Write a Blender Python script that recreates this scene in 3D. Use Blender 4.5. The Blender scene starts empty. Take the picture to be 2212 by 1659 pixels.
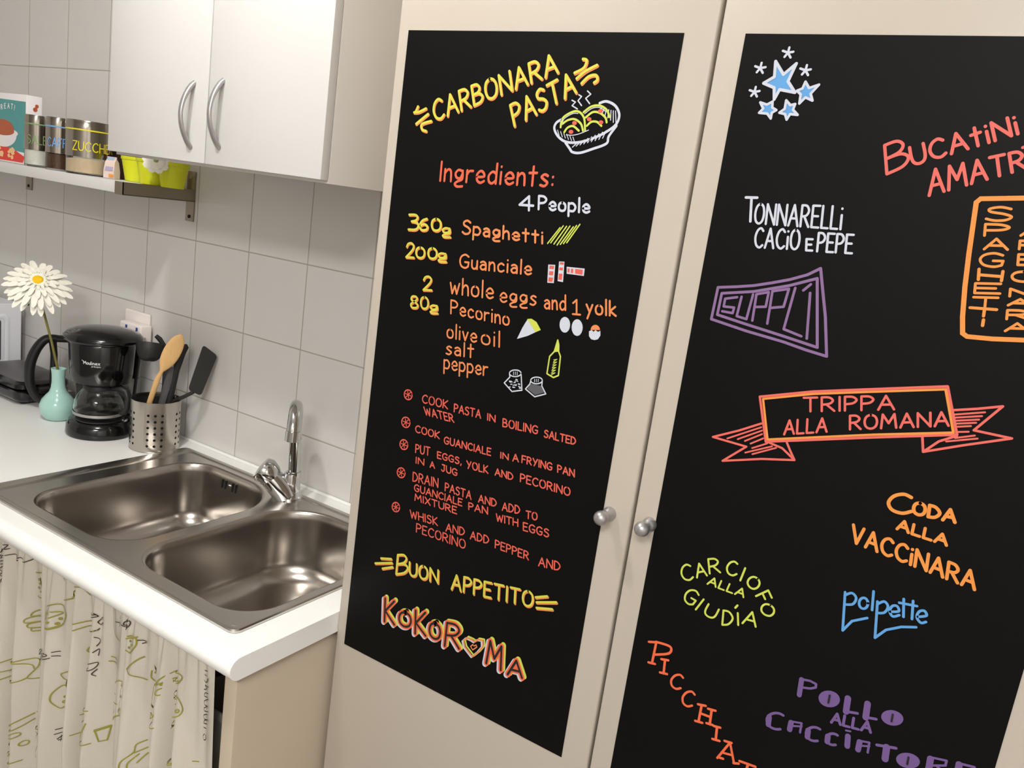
import bpy, bmesh, math, random
from mathutils import Vector, Matrix
random.seed(7)
scene = bpy.context.scene
COL = scene.collection
# ------------------------------------------------------------------ camera
cd = bpy.data.cameras.new('camera'); cam = bpy.data.objects.new('camera', cd); COL.objects.link(cam)
cd.sensor_width = 36.0; cd.lens = 29.02; cd.clip_start = 0.02
RR = [[0.834093, 0.534441, 0.136606], [0.223901, -0.101682, -0.969293], [-0.504139, 0.839067, -0.204474]]
cam.matrix_world = Matrix(((RR[0][0], -RR[1][0], -RR[2][0], 1.808), (RR[0][1], -RR[1][1], -RR[2][1], -1.367),
                           (RR[0][2], -RR[1][2], -RR[2][2], 1.610), (0, 0, 0, 1)))
scene.camera = cam
scene.view_settings.view_transform = 'Standard'; scene.view_settings.look = 'None'
scene.view_settings.gamma = 1.0; scene.view_settings.use_curve_mapping = False
scene.view_settings.exposure = 0.08
w = bpy.data.worlds.new('room_air'); scene.world = w; w.use_nodes = True
w.node_tree.nodes['Background'].inputs[0].default_value = (0.9, 0.85, 0.78, 1); w.node_tree.nodes['Background'].inputs[1].default_value = 0.05
LAMP = (0.68, -0.98, 2.60)           # bare bulb of the kitchen ceiling lamp
def add_light(name, kind, loc, power, color, size, rot=None, sizey=None):
    l = bpy.data.lights.new(name, kind); l.energy = power; l.color = color
    if kind == 'POINT': l.shadow_soft_size = size
    else:
        l.size = size
        if sizey: l.shape = 'RECTANGLE'; l.size_y = sizey
    o = bpy.data.objects.new(name, l); o.location = loc; COL.objects.link(o)
    if rot: o.rotation_euler = rot
    return o
add_light('kitchen_bulb_light', 'POINT', LAMP, 36, (1.0, 0.985, 0.965), 0.035)
add_light('fill_area_light', 'AREA', (2.1, -2.55, 2.655), 70, (1.0, 1.0, 1.0), 0.9, (0, 0, 0), 0.5)  # soft fill added behind the camera to lift the room's ambient light

# ------------------------------------------------------------------ helpers
def lin(c): return tuple(((v/255)/12.92 if v/255 <= 0.04045 else ((v/255+0.055)/1.055)**2.4) for v in c)
def mat(name, rgb, rough=0.5, metal=0.0, noise=0.04, nscale=40, bump=0.0, spec=0.5, trans=0.0, ior=1.45, emit=0.0, stretch=None, coat=0.0):
    m = bpy.data.materials.new(name); m.use_nodes = True; n = m.node_tree; b = n.nodes['Principled BSDF']
    c = lin(rgb); b.inputs['Base Color'].default_value = (*c, 1); b.inputs['Roughness'].default_value = rough
    b.inputs['Metallic'].default_value = metal; b.inputs['Specular IOR Level'].default_value = spec
    b.inputs['Transmission Weight'].default_value = trans; b.inputs['IOR'].default_value = ior
    if coat: b.inputs['Coat Weight'].default_value = coat; b.inputs['Coat Roughness'].default_value = 0.08
    if emit: b.inputs['Emission Color'].default_value = (*c, 1); b.inputs['Emission Strength'].default_value = emit
    if noise or bump:
        tc = n.nodes.new('ShaderNodeTexCoord'); mp = n.nodes.new('ShaderNodeMapping'); nz = n.nodes.new('ShaderNodeTexNoise')
        nz.inputs['Scale'].default_value = nscale; nz.inputs['Detail'].default_value = 4
        if stretch: mp.inputs['Scale'].default_value = stretch
        n.links.new(tc.outputs['Object'], mp.inputs['Vector']); n.links.new(mp.outputs['Vector'], nz.inputs['Vector'])
        mx = n.nodes.new('ShaderNodeMix'); mx.data_type = 'RGBA'
        mx.inputs[6].default_value = (*[v*(1-noise) for v in c], 1); mx.inputs[7].default_value = (*[min(1, v*(1+noise)) for v in c], 1)
        n.links.new(nz.outputs['Fac'], mx.inputs[0]); n.links.new(mx.outputs[2], b.inputs['Base Color'])
        if bump:
            bp = n.nodes.new('ShaderNodeBump'); bp.inputs['Strength'].default_value = bump; bp.inputs['Distance'].default_value = 0.002
            n.links.new(nz.outputs['Fac'], bp.inputs['Height']); n.links.new(bp.outputs['Normal'], b.inputs['Normal'])
    return m
def tile_mat():
    m = bpy.data.materials.new('glazed_wall_tiles'); m.use_nodes = True; n = m.node_tree; b = n.nodes['Principled BSDF']; L = n.links.new
    g = n.nodes.new('ShaderNodeNewGeometry'); s = n.nodes.new('ShaderNodeSeparateXYZ'); L(g.outputs['Position'], s.inputs[0])
    def math_(op, a, c=None, v=None):
        q = n.nodes.new('ShaderNodeMath'); q.operation = op; L(a, q.inputs[0])
        if c is not None: L(c, q.inputs[1])
        if v is not None: q.inputs[1].default_value = v
        return q.outputs[0]
    zx = math_('PINGPONG', math_('ADD', s.outputs['X'], v=20.0), v=0.1)
    zz = math_('PINGPONG', math_('ADD', s.outputs['Z'], v=20.0-1.424), v=0.1)
    d = math_('MINIMUM', zx, zz)
    mr = n.nodes.new('ShaderNodeMapRange'); mr.inputs[1].default_value = 0.0009; mr.inputs[2].default_value = 0.0019; L(d, mr.inputs[0])
    # a slightly different glaze tone on every tile
    ix = math_('FLOOR', math_('DIVIDE', s.outputs['X'], v=0.2)); iz = math_('FLOOR', math_('DIVIDE', math_('ADD', s.outputs['Z'], v=-1.424+20), v=0.2))
    cb = n.nodes.new('ShaderNodeCombineXYZ'); L(ix, cb.inputs[0]); L(iz, cb.inputs[1])
    wn = n.nodes.new('ShaderNodeTexWhiteNoise'); L(cb.outputs[0], wn.inputs[0])
    m1 = n.nodes.new('ShaderNodeMix'); m1.data_type = 'RGBA'; m1.inputs[6].default_value = (*lin((211, 207, 202)), 1); m1.inputs[7].default_value = (*lin((215, 212, 208)), 1)
    L(wn.outputs['Value'], m1.inputs[0])
    m2 = n.nodes.new('ShaderNodeMix'); m2.data_type = 'RGBA'; m2.inputs[6].default_value = (*lin((166, 159, 149)), 1)
    L(mr.outputs[0], m2.inputs[0]); L(m1.outputs[2], m2.inputs[7]); L(m2.outputs[2], b.inputs['Base Color'])
    mr2 = n.nodes.new('ShaderNodeMapRange'); mr2.inputs[1].default_value = 0.0; mr2.inputs[2].default_value = 0.0035; L(d, mr2.inputs[0])
    nz = n.nodes.new('ShaderNodeTexNoise'); nz.inputs['Scale'].default_value = 9.0; L(g.outputs['Position'], nz.inputs['Vector'])
    ad = n.nodes.new('ShaderNodeMath'); ad.operation = 'MULTIPLY_ADD'; L(nz.outputs['Fac'], ad.inputs[0]); ad.inputs[1].default_value = 0.5; L(mr2.outputs[0], ad.inputs[2])
    bp = n.nodes.new('ShaderNodeBump'); bp.inputs['Strength'].default_value = 0.35; bp.inputs['Distance'].default_value = 0.0012
    L(ad.outputs[0], bp.inputs['Height']); L(bp.outputs['Normal'], b.inputs['Normal'])
    ro = n.nodes.new('ShaderNodeMapRange'); L(mr.outputs[0], ro.inputs[0]); ro.inputs[3].default_value = 0.7; ro.inputs[4].default_value = 0.14; L(ro.outputs[0], b.inputs['Roughness'])
    return m
M = dict(
    tile=tile_mat(), plaster=mat('painted_plaster', (218, 216, 212), .8, noise=.02), ceil=mat('ceiling_paint', (234, 233, 230), .9, noise=.02),
    dimwall=mat('far_room_wall', (182, 178, 172), .8, noise=.05), floor=mat('floor_stoneware', (140, 132, 124), .4, noise=.08, nscale=6),
    cream=mat('cream_laminate', (181, 171, 158), .42, noise=.012, nscale=8), carcass=mat('beige_laminate', (188, 173, 153), .5, noise=.012),
    white=mat('white_laminate', (212, 210, 207), .4, noise=.01), side=mat('white_laminate_lit_side', (226, 222, 216), .45, noise=.01),  # side repeats the white laminate, lightened to stand for light on that face
    counter=mat('white_worktop', (243, 242, 238), .38, noise=.012, nscale=120), board=mat('chalkboard_film', (8, 8, 7), .5, noise=.15, nscale=300, spec=.14),
    steel=mat('brushed_sink_steel', (200, 196, 190), .25, 1.0, noise=.05, nscale=60, stretch=(1, 12, 1)),
    bowl=mat('satin_bowl_steel', (176, 170, 163), .24, 1.0, noise=.05, nscale=80, stretch=(6, 6, 1)),
    can=mat('brushed_cylinder_steel', (190, 184, 176), .26, 1.0, noise=.04, nscale=50, stretch=(1, 1, 14)),
    chrome=mat('chrome', (205, 205, 205), .07, 1.0, noise=.01), nickel=mat('satin_nickel', (176, 173, 172), .33, .75, noise=.02),
    alu=mat('bracket_steel', (150, 140, 124), .38, 1.0, noise=.03), jarsteel=mat('jar_sleeve_steel', (158, 150, 140), .16, 1.0, noise=.02),
    blackgloss=mat('black_gloss_plastic', (10, 10, 11), .12, noise=.1, coat=.3), blackmatt=mat('black_nylon', (34, 33, 32), .5, noise=.15),
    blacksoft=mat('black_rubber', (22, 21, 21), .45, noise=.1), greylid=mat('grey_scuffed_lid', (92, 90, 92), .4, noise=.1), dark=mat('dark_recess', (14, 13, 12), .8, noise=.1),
    window=mat('tinted_window', (70, 74, 82), .1, noise=.02), whiteplastic=mat('white_enamel', (226, 227, 232), .3, noise=.01), softwhite=mat('white_abs_plastic', (238, 228, 222), .35, noise=.01),
    blue=mat('socket_blue', (36, 62, 130), .5, noise=.05), mint=mat('mint_glaze', (168, 208, 198), .15, noise=.06, nscale=25, coat=.3),
    petal=mat('cream_petal', (246, 243, 228), .6, noise=.04), pollen=mat('yellow_disc_florets', (250, 196, 8), .7, noise=.15, nscale=400, bump=.6), leafgreen=mat('green_calyx', (150, 170, 80), .6),
    stem=mat('olive_stem', (120, 112, 52), .6, noise=.1), wood=mat('beech_wood', (212, 170, 112), .55, noise=.12, nscale=30, stretch=(8, 8, 1)),
    lime=mat('lime_plastic', (214, 218, 30), .45, noise=.04), soil=mat('dark_soil', (74, 38, 22), .95, noise=.3, nscale=300, bump=.8), glass=None,
    salt=mat('salt', (240, 236, 226), .9, noise=.05, nscale=400, bump=.4), coffee=mat('ground_coffee', (84, 52, 28), .9, noise=.3, nscale=400, bump=.5), sugar=mat('cane_sugar', (226, 200, 164), .9, noise=.08, nscale=400, bump=.4),
    brown=mat('dark_brown_paper', (62, 40, 34), .55, noise=.12), packet=mat('pale_packet_paper', (226, 206, 196), .5, noise=.1), orange=mat('packet_orange', (236, 150, 60), .5), lilac=mat('packet_lilac', (176, 160, 186), .5), paleblue=mat('packet_blue', (160, 184, 206), .5), pink=mat('pink_card', (236, 176, 150), .5),
    teal=mat('teal_print', (74, 150, 148), .4, noise=.08), card=mat('white_card', (236, 232, 232), .45, noise=.02), red=mat('red_print', (222, 52, 36), .4, noise=.05), flake=mat('golden_flakes', (238, 196, 140), .5, noise=.1), rust=mat('rust_print', (176, 84, 46), .4),
    cloth=mat('cotton_curtain', (200, 193, 179), .9, noise=.05, nscale=500, bump=.15, spec=.1), printgreen=mat('green_print', (146, 140, 52), .9, noise=.1), printblack=mat('black_print', (60, 54, 46), .9, noise=.1),
    crate=mat('grey_crate', (160, 156, 148), .6, noise=.05), bulb=mat('glowing_bulb', (255, 240, 215), .4, noise=0, emit=6.0), panel=mat('fill_light_diffuser', (255, 244, 226), .5, noise=0, emit=2.2),  # the glowing diffuser belongs to the added fill light
    band_green=mat('green_enamel', (120, 150, 96), .4), band_blue=mat('blue_enamel', (110, 160, 214), .4), band_yellow=mat('yellow_enamel', (222, 208, 40), .4), silverprint=mat('silver_print', (200, 200, 200), .4),
    Y=mat('marker_yellow', (200, 196, 66), .6, noise=.08), O=mat('marker_orange', (216, 128, 76), .6, noise=.06), R=mat('marker_red', (208, 88, 72), .6, noise=.06), V=mat('marker_vermilion', (220, 98, 60), .6, noise=.06), W=mat('marker_white', (192, 196, 208), .6, noise=.05),
    G=mat('marker_lime', (190, 200, 80), .6, noise=.06), B=mat('marker_blue', (86, 148, 204), .6, noise=.05), P=mat('marker_purple', (126, 95, 138), .6, noise=.06), C=mat('marker_coral', (214, 96, 86), .6, noise=.05), A=mat('marker_amber', (220, 136, 58), .6, noise=.05), Q=mat('marker_violet', (104, 78, 132), .6, noise=.08), D=mat('marker_grey', (84, 84, 88), .6, noise=.1), K=mat('marker_black', (26, 24, 23), .6))
def glass_mat():
    m = mat('clear_glass', (250, 252, 250), .02, noise=0, trans=1.0, ior=1.3); return m
M['glass'] = glass_mat()

class MB:
    def __init__(s): s.bm = bmesh.new(); s.mi = 0; s.k = 0
    def face(s, vs):
        try: f = s.bm.faces.new(vs); f.material_index = s.mi; return f
        except ValueError: return None
    def v(s, p): return s.bm.verts.new(p)
    def box(s, a, b, bev=0.0, seg=2, mtx=None):
        t = bmesh.new(); bmesh.ops.create_cube(t, size=1)
        for q in t.verts: q.co = Vector([(a[i]+b[i])/2 + q.co[i]*(b[i]-a[i]) for i in range(3)])
        if bev: bmesh.ops.bevel(t, geom=t.edges[:], offset=bev, segments=seg, affect='EDGES', profile=.5)
        if mtx: bmesh.ops.transform(t, matrix=mtx, verts=t.verts[:])
        return s.merge(t)
    def merge(s, t):
        mp = {q: s.bm.verts.new(q.co) for q in t.verts}
        for f in t.faces: s.face([mp[q] for q in f.verts])
        t.free(); return s
    def rings(s, R, cap0=True, cap1=True, closed=True):
        rr = [[s.v(p) for p in r] for r in R]
        n = len(rr[0])
        for a, b in zip(rr, rr[1:]):
            for i in range(n if closed else n-1): s.face([a[i], a[(i+1) % n], b[(i+1) % n], b[i]])
        if cap0: s.face(rr[0][::-1])
        if cap1: s.face(rr[-1])
        return s
    def lathe(s, prof, c=(0, 0, 0), n=40, cap0=True, cap1=True, sx=1, sy=1, rot=0):
        return s.rings([[(c[0]+(r*sx*math.cos(t)*math.cos(rot)-r*sy*math.sin(t)*math.sin(rot)), c[1]+(r*sx*math.cos(t)*math.sin(rot)+r*sy*math.sin(t)*math.cos(rot)), c[2]+z) for t in [2*math.pi*i/n for i in range(n)]] for r, z in prof], cap0, cap1)
    def tube(s, pts, rad, n=14, flat=1.0, up=None, caps=True):
        P = [Vector(p) for p in pts]; R = rad if isinstance(rad, (list, tuple)) else [rad]*len(P)
        rings = []; ref = Vector(up) if up else None
        for i, p in enumerate(P):
            d = (P[min(i+1, len(P)-1)]-P[max(i-1, 0)]).normalized()
            if ref is None: ref = Vector((0, 0, 1)) if abs(d.z) < .9 else Vector((1, 0, 0))
            a = (ref - d*ref.dot(d)).normalized(); b = d.cross(a); 
            if not up: ref = a
            rings.append([p + a*R[i]*math.cos(t) + b*R[i]*flat*math.sin(t) for t in [2*math.pi*k/n for k in range(n)]])
        return s.rings(rings, caps, caps)
    def sphere(s, c, r, n=24, m=14, sc=(1, 1, 1)):
        t = bmesh.new(); bmesh.ops.create_uvsphere(t, u_segments=n, v_segments=m, radius=r)
        for q in t.verts: q.co = Vector((q.co.x*sc[0]+c[0], q.co.y*sc[1]+c[1], q.co.z*sc[2]+c[2]))
        return s.merge(t)
    def build(s, name, mats, parent=None, smooth=40, loc=None):
        me = bpy.data.meshes.new(name)
        bmesh.ops.recalc_face_normals(s.bm, faces=s.bm.faces[:])
        s.bm.to_mesh(me); s.bm.free()
        for m in (mats if isinstance(mats, (list, tuple)) else [mats]): me.materials.append(m)
        if smooth:
            for p in me.polygons: p.use_smooth = True
            me.set_sharp_from_angle(angle=math.radians(smooth))
        o = bpy.data.objects.new(name, me); COL.objects.link(o)
        if parent:
            o.parent = parent; o.matrix_parent_inverse = Matrix.Translation(-world_loc(parent))
        return o
def world_loc(o):
    v = Vector(o.location)
    return v if o.parent is None else Vector((0, 0, 0)) if o.type == 'MESH' and o.parent else v
def thing(name, label, cat, loc=(0, 0, 0), group=None):
    o = bpy.data.objects.new(name, None); COL.objects.link(o); o.location = loc; o.empty_display_size = .05
    return tag(o, label, cat, group)
def tag(o, label, cat=None, group=None):
    o['label'] = label
    if cat: o['category'] = cat
    if group: o['group'] = group
    return o
def struct(name, mb, m, smooth=0):
    o = mb.build(name, m, None, smooth); o['kind'] = 'structure'; return o
def catmull(p, k=6, closed=False):
    if len(p) < 3: return list(p)
    o = []; n = len(p)
    closed = closed or (p[0] == p[-1])
    for i in range(n-1):
        p1, p2 = p[i], p[i+1]
        p0 = p[i-1] if i > 0 else (p[-2] if closed else p1); p3 = p[i+2] if i+2 < n else (p[1] if closed else p2)
        for j in range(k):
            t = j/k
            o.append(tuple(.5*((2*b)+(-a+c)*t+(2*a-5*b+4*c-d)*t*t+(-a+3*b-3*c+d)*t**3) for a, b, c, d in zip(p0, p1, p2, p3)))
    o.append(tuple(p[-1])); return o
def ribbon(mb, pts, w, to3):
    """flat round-ended pen stroke; pts in 2-D, to3 places a 2-D point on the surface"""
    q = [pts[0]]
    for p in pts[1:]:
        if math.hypot(p[0]-q[-1][0], p[1]-q[-1][1]) > 1e-7: q.append(p)
    r = w/2; base3 = to3
    def to3(p): mb_k = (mb.k % 12)*1.1e-5; u = Vector(base3(p)); return (u.x+.4*mb_k, u.y-mb_k, u.z)
    mb.k += 1
    def disc(c, a0, a1, n=6): return [(c[0]+r*math.cos(a0+(a1-a0)*i/n), c[1]+r*math.sin(a0+(a1-a0)*i/n)) for i in range(n+1)]
    if len(q) == 1:
        mb.face([mb.v(to3(p)) for p in disc(q[0], 0, 2*math.pi, 10)[:-1]]); return
    n = len(q); A = [math.atan2(q[i+1][1]-q[i][1], q[i+1][0]-q[i][0]) for i in range(n-1)]
    run = [0]                                            # split into runs at sharp corners; each run gets round ends
    for i in range(1, n-1):
        d = abs((A[i]-A[i-1]+math.pi) % (2*math.pi)-math.pi)
        if d > 1.0: run.append(i)
    run.append(n-1)
    for a, b in zip(run, run[1:]):
        Lf, Rt = [], []; mb.k += 1
        for i in range(a, b+1):
            if i == a: t = A[a]; k = 1
            elif i == b: t = A[b-1]; k = 1
            else:
                d = (A[i]-A[i-1]+math.pi) % (2*math.pi)-math.pi; t = A[i-1]+d/2; k = 1/max(.6, math.cos(d/2))
            nx, ny = -math.sin(t)*r*k, math.cos(t)*r*k
            Lf.append(mb.v(to3((q[i][0]+nx, q[i][1]+ny)))); Rt.append(mb.v(to3((q[i][0]-nx, q[i][1]-ny))))
        for i in range(len(Lf)-1): mb.face([Lf[i], Rt[i], Rt[i+1], Lf[i+1]])
        mb.face([mb.v(to3(p)) for p in disc(q[a], A[a]+math.pi/2, A[a]+3*math.pi/2)])
        mb.face([mb.v(to3(p)) for p in disc(q[b], A[b-1]-math.pi/2, A[b-1]+math.pi/2)])
# hand-lettering alphabet: width : strokes; ~ marks a curved stroke
GL = {
'A': (.75, '0,0 .37,1 .75,0;.13,.36 .62,.36'), 'B': (.62, '0,0 0,1;~0,1 .34,.98 .5,.78 .38,.58 0,.52;~0,.52 .42,.5 .62,.28 .45,.05 0,0'),
'C': (.68, '~.66,.86 .44,1 .15,.86 0,.5 .12,.14 .42,0 .68,.13'), 'D': (.68, '0,0 0,1;~0,1 .4,.92 .68,.5 .42,.08 0,0'),
'E': (.55, '.55,1 0,1 0,0 .55,0;0,.52 .45,.52'), 'F': (.55, '.55,1 0,1 0,0;0,.52 .45,.52'),
'G': (.72, '~.68,.86 .42,1 .12,.85 0,.5 .12,.13 .42,0 .66,.12;.66,.12 .7,.44 .4,.44'), 'H': (.68, '0,0 0,1;.68,0 .68,1;0,.5 .68,.5'),
'I': (.06, '.03,0 .03,1'), 'J': (.5, '~.4,1 .4,.3 .3,.05 .12,0 0,.15;.1,1 .5,1'), 'K': (.62, '0,0 0,1;.58,1 .03,.47 .62,0'), 'L': (.5, '0,1 0,0 .5,0'),
'M': (.88, '0,0 .1,1 .44,.35 .78,1 .88,0'), 'N': (.7, '0,0 0,1 .7,0 .7,1'), 'O': (.74, '~.37,1 .1,.86 0,.5 .1,.14 .37,0 .64,.14 .74,.5 .64,.86 .37,1'),
'P': (.58, '0,0 0,1;~0,1 .38,.98 .58,.76 .4,.52 0,.46'), 'R': (.64, '0,0 0,1;~0,1 .38,.98 .57,.76 .4,.53 0,.47;.24,.48 .64,0'),
'S': (.58, '~.55,.88 .32,1 .07,.86 .1,.64 .4,.5 .57,.3 .45,.06 .2,0 0,.12'), 'T': (.7, '0,1 .7,1;.35,1 .35,0'), 'U': (.65, '~0,1 0,.4 .1,.1 .32,0 .55,.1 .65,.4 .65,1'),
'V': (.7, '0,1 .35,0 .7,1'), 'W': (.95, '0,1 .22,0 .47,.8 .72,0 .95,1'), 'X': (.65, '0,0 .65,1;0,1 .65,0'), 'Y': (.65, '0,1 .33,.48;.65,1 .2,0'), 'Z': (.6, '0,1 .6,1 0,0 .6,0'),
'a': (.46, '~.04,.54 .22,.62 .4,.52 .44,.3 .44,0;~.44,.34 .2,.38 .02,.2 .14,.02 .34,.05 .44,.2'), 'c': (.46, '~.44,.52 .24,.62 .03,.42 .06,.1 .26,0 .46,.1'),
'd': (.48, '~.48,.5 .25,.62 .03,.4 .06,.1 .25,0 .48,.18;.48,1.05 .48,0'), 'e': (.48, '~.02,.3 .46,.34 .4,.55 .22,.62 .03,.42 .06,.12 .26,0 .48,.1'),
'g': (.5, '~.46,.55 .2,.62 .02,.42 .12,.2 .34,.2 .46,.45;~.46,.58 .47,.15 .2,.02 .02,-.12 .16,-.26 .5,-.24'), 'h': (.42, '0,0 0,1;~0,.4 .2,.62 .38,.5 .42,0'),
'i': (.06, '.03,0 .03,.62;.03,.9 .03,.91'), 'k': (.44, '0,0 0,1;.4,.62 .02,.3 .44,0'), 'l': (.06, '.03,0 .03,1.05'), 'n': (.42, '0,0 0,.62;~0,.4 .2,.62 .38,.5 .42,0'),
'o': (.5, '~.25,.62 .06,.53 0,.31 .06,.08 .25,0 .44,.08 .5,.31 .44,.53 .25,.62'), 'p': (.5, '0,-.34 0,.62;~0,.56 .3,.62 .5,.36 .36,.05 0,.06'), 'r': (.36, '0,0 0,.62;~0,.38 .14,.58 .36,.6'),
's': (.4, '~.38,.55 .2,.62 .04,.48 .2,.33 .38,.18 .22,0 0,.05'), 't': (.42, '.21,1 .21,0;0,.66 .42,.68'), 'u': (.42, '~0,.62 .02,.15 .2,0 .38,.15 .42,.62;.42,.62 .42,0'),
'v': (.42, '0,.62 .2,0 .42,.62'), 'w': (.66, '0,.66 .15,0 .33,.5 .48,0 .66,.66'), 'y': (.45, '0,.62 .23,.12;.45,.62 .06,-.34'),
'0': (.56, '~.28,1 .07,.86 0,.5 .07,.14 .28,0 .49,.14 .56,.5 .49,.86 .28,1'), '1': (.42, '.02,.76 .22,1 .22,0;0,0 .42,0'), '2': (.56, '~.02,.74 .12,.95 .34,1 .5,.82 .42,.52 .02,.02;.02,.02 .56,.02'),
'3': (.52, '~.02,.98 .35,.98 .48,.82 .38,.62 .16,.55;~.16,.55 .46,.46 .52,.2 .36,.02 0,.02'), '4': (.65, '.45,0 .45,1 0,.35 .65,.35'), '6': (.52, '~.46,.98 .18,.8 0,.35 .14,.02 .42,.05 .5,.32 .3,.52 .05,.36'),
'8': (.54, '~.28,.53 .05,.7 .14,.97 .42,.97 .5,.75 .28,.53 .02,.3 .1,.03 .44,.03 .54,.28 .28,.53'), ':': (.06, '.03,.1 .03,.11;.03,.5 .03,.51'), ',': (.1, '.08,.08 0,-.15'), '!': (.06, '.03,.3 .03,1;.03,0 .03,.01'), '=': (.4, '0,.3 .4,.3;0,.6 .4,.6')}
def layout(text, gap=.24):
    """-> strokes in word space, x 0..1 and y in cap heights"""
    x = 0; raw = []
    for ch in text:
        if ch == ' ': x += .5; continue
        wd, st = GL[ch]
        for s in st.split(';'):
            sm = s[0] == '~'; p = [tuple(map(float, a.split(','))) for a in s.lstrip('~').split()]
            if sm: p = catmull(p, 5)
            raw.append([(a[0]+x, a[1]) for a in p])
        x += wd+gap
    tot = x-gap
    return [[(a/tot, b) for a, b in s] for s in raw]
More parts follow.
